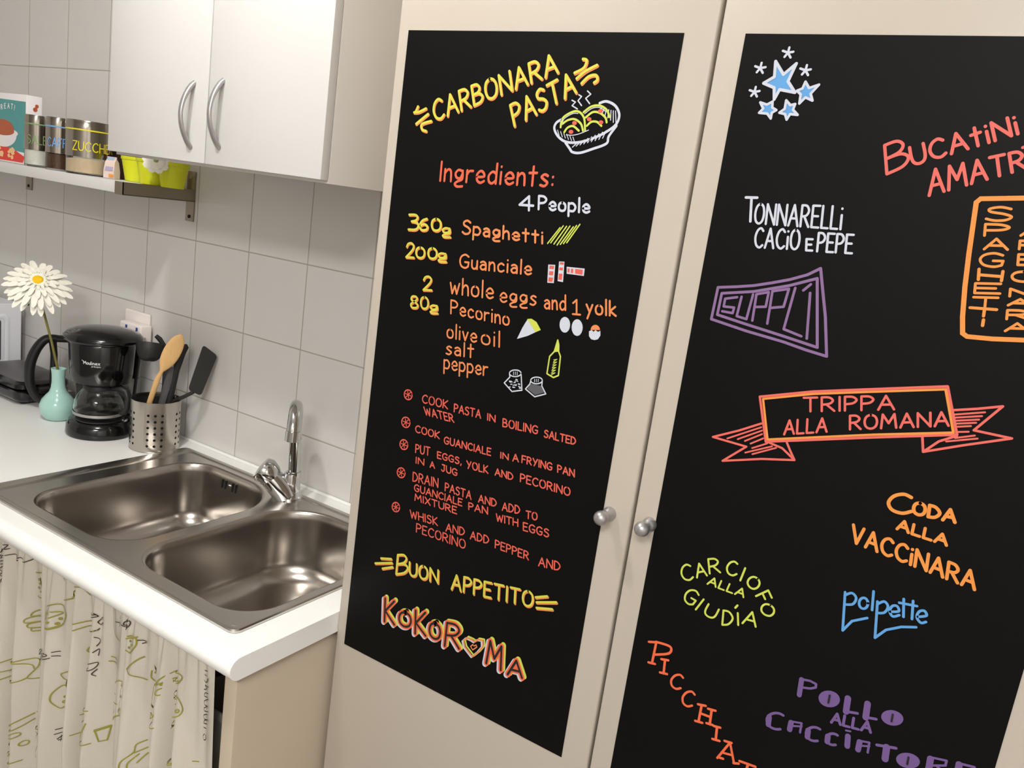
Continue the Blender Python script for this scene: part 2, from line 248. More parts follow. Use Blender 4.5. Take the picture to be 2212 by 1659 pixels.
RECIPE_BOARD = [
 ('title_lettering', [
  ('T','CARBONARA',(68.8,871.8,264.1,945.5,59.7,898.4,255.7,969.5),'Y',3.7,1),
  ('T','PASTA',(207.5,873.4,295.8,921.5,195.8,900.1,284.7,947.0),'Y',3.7,1),
 ]),
 ('title_flourish', [
  ('S',[(28.0,881.3),(37.1,882.4),(49.5,888.0)],'Y',3.7,1,1),
  ('S',[(34.2,890.0),(30.6,881.8)],'Y',3.7,1,1),
  ('S',[(34.3,865.3),(54.5,880.4)],'Y',3.7,1,1),
  ('S',[(61.7,870.9),(45.4,865.6),(46.2,858.4),(54.5,856.2)],'Y',3.7,1,1),
 ]),
 ('title_flourish', [
  ('S',[(298.9,963.2),(304.5,961.6),(301.8,952.2),(289.5,945.7)],'Y',3.7,1,1),
  ('S',[(320.6,956.2),(304.7,948.0),(293.8,938.9)],'Y',3.7,1,1),
  ('S',[(302.1,933.1),(310.9,941.8),(321.1,943.9),(324.2,938.3),(320.3,934.7)],'Y',3.7,1,1),
 ]),
 ('pasta_bowl_drawing', [
  ('S',[(332.9,909.8),(342.5,912.4),(355.7,907.6),(363.2,897.2),(361.3,885.9),(350.9,876.5),(334.4,867.2),(311.9,859.3),(292.0,858.2),(278.5,864.4),(271.0,873.9),(272.6,881.2),(278.7,885.7)],'W',3.3,1,0),
  ('S',[(291.1,857.2),(298.7,850.1),(303.7,846.0),(315.3,846.0),(332.9,852.4),(351.4,860.5),(353.2,869.7),(361.7,883.3)],'W',3.3,1,0),
  ('S',[(302.6,852.2),(308.6,858.0)],'W',1.3,0,0),
  ('S',[(308.0,854.0),(313.6,860.3)],'W',1.3,0,0),
  ('S',[(313.4,855.9),(318.6,862.7)],'W',1.3,0,0),
  ('S',[(318.7,857.7),(323.6,865.0)],'W',1.3,0,0),
  ('S',[(324.0,859.5),(328.6,867.3)],'W',1.3,0,0),
  ('S',[(329.2,861.3),(333.5,869.6)],'W',1.3,0,0),
  ('S',[(334.5,863.1),(338.4,871.8)],'W',1.3,0,0),
  ('S',[(339.7,864.9),(343.3,874.1)],'W',1.3,0,0),
  ('S',[(344.8,866.7),(348.2,876.3)],'W',1.3,0,0),
  ('S',[(337.1,905.6),(334.2,899.8)],'W',1.3,0,0),
  ('S',[(340.5,904.3),(338.8,897.3)],'W',1.3,0,0),
  ('S',[(343.9,903.2),(343.2,894.8)],'W',1.3,0,0),
  ('S',[(347.3,902.4),(347.7,892.3)],'W',1.3,0,0),
  ('S',[(350.6,901.8),(352.2,889.8)],'W',1.3,0,0),
  ('S',[(353.9,901.5),(356.6,887.3)],'W',1.3,0,0),
  ('S',[(357.1,901.3),(361.0,884.8)],'W',1.3,0,0),
  ('S',[(276.3,872.4),(280.0,865.4)],'W',1.1,0,0),
  ('S',[(281.2,870.9),(285.0,864.2)],'W',1.1,0,0),
  ('S',[(286.2,869.5),(289.9,862.9)],'W',1.1,0,0),
  ('S',[(291.2,868.0),(294.8,861.6)],'W',1.1,0,0),
  ('S',[(296.1,866.6),(299.7,860.4)],'W',1.1,0,0),
  ('S',[(301.0,865.1),(304.6,859.1)],'W',1.1,0,0),
  ('S',[(280.3,876.3),(281.5,888.0),(293.9,896.4),(304.2,897.6),(313.4,889.9),(317.6,874.6)],'G',2.8,1,0),
  ('S',[(282.7,880.9),(289.4,885.8),(299.6,887.8),(309.9,882.6),(314.5,874.1)],'G',2.8,1,0),
  ('S',[(286.8,870.1),(291.0,876.4),(299.0,878.9),(308.4,873.7)],'G',2.8,1,0),
  ('S',[(311.5,897.4),(321.5,904.9),(333.4,906.7),(344.3,902.1),(349.9,893.5)],'G',2.8,1,0),
  ('S',[(315.7,890.9),(324.8,898.1),(335.0,897.8),(344.0,892.6),(347.1,886.7)],'G',2.8,1,0),
  ('S',[(319.2,880.6),(324.9,885.9),(333.0,886.4),(340.3,881.9)],'G',2.8,1,0),
  ('S',[(281.6,879.0),(283.8,887.2),(295.3,894.5),(303.5,895.3)],'W',1.1,1,0),
  ('S',[(313.3,895.5),(322.9,902.7),(333.4,904.3),(342.7,900.3)],'W',1.1,1,0),
  ('S',[(290.5,867.1),(301.0,867.5),(311.0,870.3),(322.6,875.5)],'W',1.1,1,0),
  ('F',[(304.0,883.1),(303.6,881.5),(302.0,880.5),(299.8,880.3),(297.8,881.2),(296.9,882.7),(297.3,884.3),(298.9,885.4),(301.1,885.5),(303.0,884.6),(304.0,883.1)],'R',2),
  ('F',[(300.7,871.7),(300.3,870.1),(298.7,869.0),(296.5,868.9),(294.5,869.7),(293.6,871.2),(294.0,872.8),(295.6,873.9),(297.8,874.1),(299.8,873.2),(300.7,871.7)],'R',2),
  ('F',[(324.7,889.2),(324.3,887.6),(322.8,886.6),(320.6,886.4),(318.7,887.3),(317.8,888.8),(318.2,890.3),(319.7,891.4),(321.9,891.5),(323.8,890.7),(324.7,889.2)],'R',2),
  ('F',[(339.1,900.1),(338.7,898.6),(337.1,897.5),(335.0,897.4),(333.2,898.3),(332.2,899.7),(332.6,901.3),(334.2,902.3),(336.3,902.4),(338.1,901.6),(339.1,900.1)],'R',2),
  ('F',[(342.5,886.4),(342.1,884.9),(340.6,883.8),(338.5,883.7),(336.6,884.5),(335.7,886.0),(336.1,887.6),(337.6,888.6),(339.7,888.7),(341.6,887.9),(342.5,886.4)],'R',2),
  ('S',[(291.7,911.3),(297.1,909.3),(292.9,904.6),(301.5,900.9)],'W',1.7,0,0),
  ('S',[(300.5,918.7),(305.0,916.7),(300.7,911.2),(307.0,905.4)],'W',1.7,0,0),
  ('S',[(312.4,924.0),(318.0,920.2),(311.5,914.7),(318.4,908.4)],'W',1.7,0,0),
 ]),
 ('ingredients_heading', [
  ('T','Ingredients:',(90.4,788.5,281.6,799.3,89.4,815.5,280.0,824.0),'V',3.5,2),
 ]),
 ('servings_lettering', [
  ('T','4',(233.8,762.7,256.0,764.0,231.2,781.5,253.3,782.5),'W',3.4,0),
  ('T','People',(264.3,766.8,342.1,771.1,262.0,784.4,339.7,788.1),'W',3.2,0),
 ]),
 ('quantity_lettering', [
  ('T','3',(41.7,710.5,60.1,712.5,39.4,733.2,57.8,735.0),'Y',3.3,1),
  ('T','60',(62.9,712.8,102.7,716.7,60.4,729.9,100.2,733.5),'Y',3.3,1),
  ('T','g',(106.2,712.1,120.9,713.7,103.9,727.1,118.7,728.6),'Y',2.6,1),
 ]),
 ('ingredient_lettering', [
  ('T','Spaghetti',(142.5,717.8,278.4,722.2,141.3,737.1,275.8,737.8),'O',3.1,0),
 ]),
 ('spaghetti_drawing', [
  ('S',[(286.1,723.3),(301.7,746.6)],'G',1.8,0,0),
  ('S',[(290.9,724.8),(306.3,749.6)],'G',1.8,0,0),
  ('S',[(296.1,723.9),(311.4,749.6)],'G',1.8,0,0),
  ('S',[(301.2,723.2),(316.4,750.6)],'G',1.8,0,0),
  ('S',[(306.0,724.7),(321.6,750.2)],'G',1.8,0,0),
  ('S',[(310.7,726.4),(326.2,752.5)],'G',1.8,0,0),
  ('S',[(315.4,728.2),(330.9,754.7)],'G',1.8,0,0),
 ]),
 ('quantity_lettering', [
  ('T','2',(42.4,668.7,57.9,670.2,41.2,690.5,56.6,691.9),'Y',3.0,1),
  ('T','00',(62.3,671.2,101.3,675.1,60.0,686.7,99.1,690.3),'Y',3.0,1),
  ('T','g',(103.7,675.1,119.0,676.8,101.5,689.4,116.9,691.0),'Y',2.6,1),
 ]),
 ('ingredient_lettering', [
  ('T','Guanciale',(145.1,669.0,267.0,677.4,143.3,688.1,265.0,695.5),'O',2.8,0),
 ]),
 ('guanciale_drawing', [
  ('F',[(291.8,695.3),(302.7,696.5),(304.6,671.9),(294.4,670.7)],'W',0),
  ('F',[(307.8,701.9),(316.1,702.8),(318.5,675.5),(310.0,675.5)],'W',0),
  ('F',[(320.6,696.7),(347.9,698.4),(348.5,688.6),(322.2,687.5)],'W',0),
  ('F',[(294.3,694.3),(301.3,694.9),(301.4,690.4),(294.3,690.1)],'R',1),
  ('F',[(295.2,686.9),(301.4,687.4),(301.5,682.0),(295.1,681.8)],'R',1),
  ('F',[(295.6,678.5),(302.4,679.1),(302.2,673.2),(295.6,672.8)],'R',1),
  ('F',[(309.5,701.2),(315.5,701.7),(315.7,698.8),(309.6,698.3)],'R',1),
  ('F',[(309.9,694.2),(315.2,694.7),(315.5,690.9),(309.8,690.5)],'R',1),
  ('F',[(310.5,686.0),(315.9,686.5),(316.1,678.1),(310.8,677.9)],'R',1),
  ('F',[(322.5,694.8),(325.6,695.1),(326.2,689.7),(323.2,689.6)],'R',1),
  ('F',[(327.7,695.3),(331.1,695.5),(331.7,689.6),(328.3,689.6)],'R',1),
  ('F',[(334.0,695.9),(345.6,696.4),(346.0,689.9),(334.7,689.8)],'R',1),
 ]),
 ('quantity_lettering', [
  ('T','2',(82.4,625.0,98.7,627.3,80.6,645.6,96.8,647.8),'Y',2.8,1),
 ]),
 ('ingredient_lettering', [
  ('T','whole',(133.6,629.0,209.8,633.9,131.2,652.3,207.2,656.5),'O',2.8,0),
  ('T','eggs',(222.5,631.7,281.8,637.3,219.8,652.4,279.0,657.4),'O',2.6,0),
  ('T','and',(296.1,635.2,328.7,638.9,292.9,654.3,325.4,657.7),'O',2.6,0),
  ('T','1',(340.7,635.7,351.9,636.9,337.4,654.9,348.6,656.0),'O',2.6,0),
  ('T','yolk',(361.1,640.3,403.9,644.8,357.7,659.3,400.5,663.5),'O',2.8,0),
 ]),
 ('quantity_lettering', [
  ('T','80',(62.7,594.9,96.3,598.7,60.2,612.5,93.7,616.0),'Y',2.8,1),
  ('T','g',(100.1,596.7,114.6,598.8,98.1,610.4,112.6,612.4),'Y',2.4,1),
 ]),
 ('ingredient_lettering', [
  ('T','Pecorino',(139.5,599.6,242.6,601.4,137.0,619.1,239.9,620.0),'O',2.6,0),
 ]),
 ('cheese_drawing', [
  ('F',[(258.8,585.0),(265.2,602.5),(271.3,615.1),(279.6,607.9),(287.0,600.1),(275.1,592.5)],'W',0),
  ('F',[(270.8,615.9),(278.0,617.6),(286.6,614.5),(295.2,604.9),(287.2,600.2),(278.5,608.6)],'G',1),
  ('F',[(278.8,613.0),(284.3,612.3),(289.2,607.2),(286.3,604.0)],'Y',2),
 ]),
 ('ingredient_lettering', [
  ('T','olive',(137.9,563.1,191.2,566.4,135.5,583.1,188.7,586.0),'O',2.6,0),
  ('T','oil',(200.4,566.4,232.2,567.8,197.5,587.7,229.2,588.8),'O',2.6,0),
 ]),
 ('ingredient_lettering', [
  ('T','salt',(140.1,538.2,189.3,543.0,137.8,557.4,187.0,561.8),'O',2.6,0),
 ]),
 ('ingredient_lettering', [
  ('T','pepper',(139.3,515.7,217.9,522.1,136.8,536.9,215.3,542.7),'O',2.6,0),
 ]),
 ('egg_drawing', [
  ('F',[(339.1,620.7),(339.3,617.4),(338.7,614.2),(337.3,611.6),(335.4,609.6),(333.0,608.6),(330.4,608.6),(327.9,609.7),(325.7,611.7),(324.0,614.4),(323.1,617.6),(322.9,621.0),(323.5,624.1),(324.9,626.8),(326.9,628.7),(329.3,629.7),(331.9,629.6),(334.4,628.6),(336.6,626.6),(338.2,623.9),(339.1,620.7)],'W',0),
  ('F',[(358.6,620.5),(358.8,617.0),(358.1,613.7),(356.7,610.9),(354.7,608.9),(352.3,607.8),(349.6,607.9),(347.0,609.0),(344.8,611.1),(343.0,614.0),(342.0,617.3),(341.8,620.9),(342.5,624.2),(343.9,627.0),(345.9,629.0),(348.4,630.0),(351.0,630.0),(353.6,628.8),(355.8,626.7),(357.6,623.9),(358.6,620.5)],'W',0),
  ('F',[(370.9,619.6),(370.8,621.1),(371.1,622.6),(371.6,624.1),(372.5,625.4),(373.7,626.4),(375.0,627.2),(376.5,627.7),(378.1,627.8),(379.6,627.6),(381.0,627.0),(382.3,626.1),(383.3,625.0),(384.1,623.7),(384.5,622.2)],'O',0),
  ('F',[(368.8,617.5),(372.7,619.9),(375.5,618.0),(378.1,621.0),(382.1,619.2),(385.3,621.5),(386.5,615.1),(383.8,609.6),(379.2,607.5),(373.9,607.6),(370.0,611.0)],'W',1),
 ]),
 ('oil_bottle_drawing', [
  ('S',[(324.0,596.4),(326.6,590.4),(328.0,581.2),(331.9,575.1),(333.2,548.5),(325.9,544.0),(315.0,547.0),(315.2,571.6),(321.3,579.8),(324.0,596.4)],'G',2.1,0,0),
  ('F',[(323.9,596.7),(328.5,581.3),(321.5,579.0)],'G',1),
  ('S',[(322.3,568.4),(327.3,570.1),(322.7,566.0)],'G',1.0,0,0),
  ('S',[(322.2,564.5),(327.4,566.3),(322.6,562.2)],'G',1.0,0,0),
  ('S',[(322.0,560.6),(327.4,562.5),(322.4,558.3)],'G',1.0,0,0),
  ('S',[(321.9,556.8),(327.5,558.7),(322.3,554.4)],'G',1.0,0,0),
  ('S',[(321.8,552.9),(327.6,554.9),(322.2,550.6)],'G',1.0,0,0),
  ('S',[(321.7,549.0),(327.6,551.1),(322.1,546.7)],'G',1.0,0,0),
 ]),
 ('salt_shaker_drawing', [
  ('S',[(273.6,538.3),(273.3,536.6),(271.9,534.8),(269.5,533.2),(266.5,531.9),(263.3,531.2),(260.1,531.0),(257.3,531.5),(255.5,532.6),(254.6,534.0),(254.9,535.8),(256.4,537.6),(258.7,539.2),(261.7,540.4),(265.0,541.1),(268.2,541.3),(270.9,540.8),(272.7,539.7),(273.6,538.3)],'W',1.7,1,0),
  ('S',[(254.7,533.5),(256.1,528.9),(248.1,518.4),(262.9,509.1),(278.9,514.7),(274.2,536.1)],'W',1.8,0,0),
  ('S',[(261.0,537.6),(261.7,533.3)],'W',1.0,0,0),
  ('S',[(264.0,538.3),(264.7,534.0)],'W',1.0,0,0),
  ('S',[(267.0,539.0),(267.7,534.6)],'W',1.0,0,0),
  ('S',[(259.0,518.7),(261.4,519.6)],'W',1.3,0,0),
  ('S',[(266.6,519.1),(268.8,520.9)],'W',1.3,0,0),
  ('S',[(258.6,523.5),(261.3,522.7)],'W',1.3,0,0),
  ('S',[(264.4,515.3),(266.8,516.0)],'W',1.3,0,0),
  ('S',[(266.1,526.5),(268.6,526.7)],'W',1.3,0,0),
  ('S',[(271.7,521.9),(274.2,521.8)],'W',1.3,0,0),
  ('S',[(266.6,528.0),(269.1,527.8)],'W',1.3,0,0),
  ('S',[(265.5,524.0),(267.7,525.9)],'W',1.3,0,0),
  ('S',[(271.5,522.7),(274.0,522.6)],'W',1.3,0,0),
  ('S',[(272.4,519.1),(275.0,518.5)],'W',1.3,0,0),
  ('S',[(262.8,515.5),(265.2,516.2)],'W',1.3,0,0),
  ('S',[(273.9,516.9),(276.1,518.6)],'W',1.3,0,0),
  ('S',[(256.1,523.2),(258.7,522.4)],'W',1.3,0,0),
  ('S',[(263.2,518.3),(265.5,519.5)],'W',1.3,0,0),
  ('S',[(264.1,522.3),(266.4,523.3)],'W',1.3,0,0),
  ('S',[(266.1,519.7),(268.7,519.1)],'W',1.3,0,0),
  ('S',[(266.8,526.5),(269.4,526.0)],'W',1.3,0,0),
  ('S',[(274.6,516.6),(277.0,517.0)],'W',1.3,0,0),
  ('S',[(267.8,525.9),(270.4,525.6)],'W',1.3,0,0),
  ('S',[(265.1,524.2),(267.4,525.9)],'W',1.3,0,0),
  ('S',[(256.6,514.1),(259.0,514.9)],'W',1.3,0,0),
  ('S',[(256.6,522.1),(259.2,521.9)],'W',1.3,0,0),
 ]),
 ('pepper_shaker_drawing', [
  ('S',[(309.3,536.0),(309.0,534.3),(307.7,532.6),(305.4,531.0),(302.5,529.8),(299.3,529.0),(296.2,528.9),(293.6,529.3),(291.7,530.4),(290.9,531.8),(291.2,533.5),(292.6,535.3),(294.9,536.9),(297.8,538.1),(301.0,538.8),(304.1,539.0),(306.7,538.5),(308.5,537.5),(309.3,536.0)],'W',1.7,1,0),
  ('S',[(291.1,531.0),(290.2,526.3),(284.4,517.8),(301.0,510.4),(317.9,518.6),(309.8,528.2),(309.3,535.7)],'W',1.8,0,0),
  ('S',[(296.9,535.0),(297.2,531.1)],'W',1.0,0,0),
  ('S',[(299.9,535.6),(300.1,531.8)],'W',1.0,0,0),
  ('S',[(302.8,536.3),(303.0,532.5)],'W',1.0,0,0),
  ('F',[(291.7,527.0),(308.3,527.8),(315.2,520.1),(301.1,512.8),(287.3,518.8)],'D',0),
 ]),
 ('step_bullet', [
  ('S',[(84.6,462.8),(85.1,460.2),(84.7,457.6),(83.4,455.2),(81.3,453.5),(78.8,452.5),(76.1,452.4),(73.5,453.2),(71.4,454.9),(70.0,457.2),(69.5,459.8),(70.0,462.5),(71.3,464.8),(73.4,466.6),(75.9,467.5),(78.6,467.6),(81.1,466.8),(83.2,465.1),(84.6,462.8)],'R',2.0,1,0),
  ('S',[(71.9,460.7),(82.8,459.4)],'R',1.4,0,0),
  ('S',[(75.6,465.2),(79.1,454.8)],'R',1.4,0,0),
  ('S',[(81.0,464.5),(73.6,455.5)],'R',1.4,0,0),
 ]),
 ('step_bullet', [
  ('S',[(86.6,418.9),(87.2,416.1),(86.7,413.3),(85.3,410.8),(83.2,408.8),(80.5,407.7),(77.6,407.6),(74.9,408.5),(72.7,410.2),(71.2,412.6),(70.7,415.4),(71.2,418.2),(72.6,420.7),(74.7,422.6),(77.4,423.7),(80.3,423.8),(83.0,423.0),(85.2,421.3),(86.6,418.9)],'R',2.0,1,0),
  ('S',[(73.2,416.3),(84.7,415.2)],'R',1.4,0,0),
  ('S',[(77.1,421.2),(80.8,410.3)],'R',1.4,0,0),
  ('S',[(82.9,420.6),(75.0,410.8)],'R',1.4,0,0),
 ]),
 ('step_bullet', [
  ('S',[(87.4,382.6),(87.9,379.9),(87.5,377.2),(86.2,374.8),(84.1,372.9),(81.5,371.8),(78.8,371.6),(76.2,372.4),(74.1,374.0),(72.7,376.3),(72.2,379.0),(72.6,381.7),(74.0,384.2),(76.1,386.1),(78.6,387.1),(81.3,387.3),(83.9,386.5),(86.0,384.9),(87.4,382.6)],'R',2.0,1,0),
  ('S',[(74.6,380.0),(85.6,379.0)],'R',1.4,0,0),
  ('S',[(78.3,384.7),(81.8,374.2)],'R',1.4,0,0),
  ('S',[(83.8,384.2),(76.3,374.7)],'R',1.4,0,0),
 ]),
 ('step_bullet', [
  ('S',[(88.5,336.3),(89.1,333.6),(88.6,330.9),(87.3,328.4),(85.2,326.4),(82.6,325.2),(79.9,325.0),(77.3,325.8),(75.1,327.4),(73.7,329.7),(73.2,332.4),(73.7,335.2),(75.0,337.7),(77.1,339.6),(79.7,340.8),(82.4,341.0),(85.0,340.2),(87.1,338.6),(88.5,336.3)],'R',2.0,1,0),
  ('S',[(75.6,333.4),(86.7,332.6)],'R',1.4,0,0),
  ('S',[(79.4,338.3),(82.9,327.7)],'R',1.4,0,0),
  ('S',[(84.9,337.9),(77.4,328.1)],'R',1.4,0,0),
 ]),
 ('step_bullet', [
  ('S',[(85.6,277.5),(86.1,274.9),(85.7,272.2),(84.4,269.8),(82.4,267.8),(79.9,266.7),(77.3,266.4),(74.8,267.1),(72.7,268.6),(71.4,270.8),(70.9,273.4),(71.3,276.1),(72.6,278.5),(74.6,280.5),(77.1,281.6),(79.7,281.9),(82.2,281.2),(84.3,279.7),(85.6,277.5)],'R',2.0,1,0),
  ('S',[(73.2,274.4),(83.8,273.9)],'R',1.4,0,0),
  ('S',[(76.8,279.2),(80.2,269.1)],'R',1.4,0,0),
  ('S',[(82.1,278.9),(74.9,269.3)],'R',1.4,0,0),
 ]),
 ('recipe_step', [
  ('T','COOK',(106.2,454.6,154.8,456.5,105.6,467.1,154.0,468.8),'R',2.0,0),
  ('T','PASTA',(167.6,455.1,215.9,457.3,166.5,466.9,214.7,468.9),'R',2.0,0),
  ('T','IN',(228.1,457.8,241.6,458.2,227.0,467.3,240.5,467.7),'R',2.0,0),
  ('T','BOILING',(255.9,455.1,314.4,459.2,254.6,466.5,313.1,470.2),'R',2.0,0),
  ('T','SALTED',(325.6,457.8,375.3,460.0,324.7,467.9,374.3,469.9),'R',2.0,0),
  ('T','WATER',(114.6,437.1,169.7,439.1,110.2,448.4,165.3,450.1),'R',2.0,0),
 ]),
 ('recipe_step', [
  ('T','COOK',(99.9,405.5,146.5,407.0,99.0,416.3,145.6,417.6),'R',2.0,0),
  ('T','GUANCIALE',(156.7,402.3,242.1,407.0,155.8,412.9,241.1,417.2),'R',2.0,0),
  ('T','IN',(259.4,408.2,272.8,409.0,258.4,416.6,271.8,417.3),'R',2.0,0),
  ('T','A',(280.7,409.5,290.1,410.9,279.0,419.7,288.4,421.1),'R',2.0,0),
  ('T','FRYING',(296.0,411.6,345.6,414.1,294.9,421.8,344.4,424.2),'R',2.0,0),
  ('T','PAN',(355.1,414.3,381.6,415.2,353.4,424.2,379.9,425.0),'R',2.0,0),
 ]),
 ('recipe_step', [
  ('T','PUT',(104.8,373.4,132.4,376.1,103.6,386.1,131.2,388.7),'R',2.0,0),
  ('T','EGGS,',(147.7,376.3,192.8,378.8,146.2,386.3,191.3,388.6),'R',2.0,0),
  ('T','YOLK',(203.5,376.4,241.7,379.2,201.8,387.3,239.9,390.0),'R',2.0,0),
  ('T','AND',(254.5,380.3,285.4,381.7,252.9,390.3,283.8,391.6),'R',2.0,0),
  ('T','PECORINO',(298.1,383.3,379.3,386.6,296.8,394.7,378.0,397.6),'R',2.0,0),
  ('T','IN',(107.7,356.9,123.5,357.9,106.8,366.2,122.6,367.3),'R',2.0,0),
  ('T','A',(136.0,358.1,144.6,358.9,134.6,367.3,143.3,368.0),'R',2.0,0),
  ('T','JUG',(158.3,358.9,187.9,359.3,156.8,368.9,186.4,369.1),'R',2.0,0),
 ]),
 ('recipe_step', [
  ('T','DRAIN',(106.1,326.7,155.2,330.9,104.8,340.9,153.8,344.8),'R',2.0,0),
  ('T','PASTA',(169.5,329.9,218.2,331.0,168.3,342.1,217.0,343.0),'R',2.0,0),
  ('T','AND',(232.2,331.1,263.7,333.7,230.9,342.3,262.3,344.7),'R',2.0,0),
  ('T','ADD',(274.9,331.7,304.5,335.8,273.4,343.4,303.0,347.3),'R',2.0,0),
  ('T','TO',(316.1,332.9,334.2,335.6,314.7,343.6,332.8,346.2),'R',2.0,0),
  ('T','GUANCIALE',(111.1,312.0,203.6,315.9,110.3,322.7,202.7,326.2),'R',2.0,0),
  ('T','PAN',(216.8,314.4,250.8,317.9,215.2,324.8,249.2,328.1),'R',2.0,0),
  ('T','WITH',(267.5,312.8,304.7,316.4,265.8,323.3,303.0,326.8),'R',2.0,0),
  ('T','EGGS',(314.7,313.7,356.9,317.2,312.8,325.1,355.0,328.4),'R',2.0,0),
  ('T','MIXTURE',(114.5,297.0,196.0,300.7,112.9,307.5,194.4,310.9),'R',2.0,0),
 ]),
 ('recipe_step', [
  ('T','WHISK',(110.0,266.4,163.5,270.8,107.5,278.6,161.1,282.8),'R',2.0,0),
  ('T','AND',(180.6,267.4,214.9,271.7,179.4,279.4,213.7,283.5),'R',2.0,0),
  ('T','ADD',(226.6,270.3,259.6,273.7,225.4,282.1,258.3,285.3),'R',2.0,0),
  ('T','PEPPER',(272.0,271.5,330.1,272.9,270.7,283.4,328.8,284.5),'R',2.0,0),
  ('T','AND',(348.1,270.2,382.5,275.1,346.6,282.8,380.9,287.5),'R',2.0,0),
  ('T','PECORINO',(124.8,247.1,219.6,251.6,123.5,260.9,218.2,264.9),'R',2.0,0),
 ]),
 ('closing_lettering', [
  ('T','B',(94.5,163.7,116.6,172.9,93.3,196.9,115.4,205.7),'Y',3.4,1),
  ('T','UON',(121.1,172.1,177.9,179.4,118.6,193.4,175.4,200.1),'Y',3.4,1),
 ]),
 ('closing_lettering', [
  ('T','APPETITO',(204.7,179.3,348.1,205.4,202.4,203.3,345.6,227.8),'Y',3.2,1),
 ]),
 ('closing_flourish', [
  ('S',[(60.1,179.2),(81.1,185.5)],'Y',3.5,0,1),
  ('S',[(49.1,166.4),(83.4,179.5)],'Y',3.5,0,1),
  ('S',[(65.3,162.9),(85.8,173.0)],'Y',3.5,0,1),
 ]),
 ('closing_flourish', [
  ('S',[(351.1,222.0),(369.2,230.5)],'Y',3.5,0,1),
  ('S',[(353.7,215.1),(384.8,227.2)],'Y',3.5,0,1),
  ('S',[(355.1,206.8),(380.1,214.5)],'Y',3.5,0,1),
 ]),
 ('hostel_name_lettering', [
  ('T','K',(82.4,74.8,103.1,77.5,78.4,114.6,99.0,117.0),'V',9.2,3),
  ('T','O',(112.1,81.1,136.6,84.5,110.5,105.3,134.9,108.4),'V',9.2,3),
  ('T','K',(146.9,79.6,167.4,84.2,142.4,118.3,162.9,122.5),'V',9.2,3),
  ('T','O',(174.6,85.4,195.9,87.7,172.5,110.9,193.7,113.0),'V',9.2,3),
  ('T','R',(206.3,82.9,233.1,89.5,205.3,122.2,232.0,128.3),'V',9.2,3),
  ('S',[(259.2,86.9),(243.6,96.4),(239.5,105.4),(245.0,113.1),(254.2,113.2),(259.7,112.2),(265.2,118.5),(273.3,120.3),(275.5,111.1),(268.4,98.7),(259.2,86.9)],'O',2.8,0,4),
  ('S',[(258.0,97.8),(253.4,101.7),(256.7,106.2),(259.5,105.0),(262.9,108.2),(264.7,105.4),(258.0,97.8)],'O',1.7,0,0),
  ('T','M',(285.3,87.2,311.9,87.2,283.9,125.2,310.4,124.8),'V',9.2,3),
  ('T','A',(324.7,85.9,349.4,91.2,323.7,110.9,348.3,115.9),'V',9.2,3),
 ]),
]
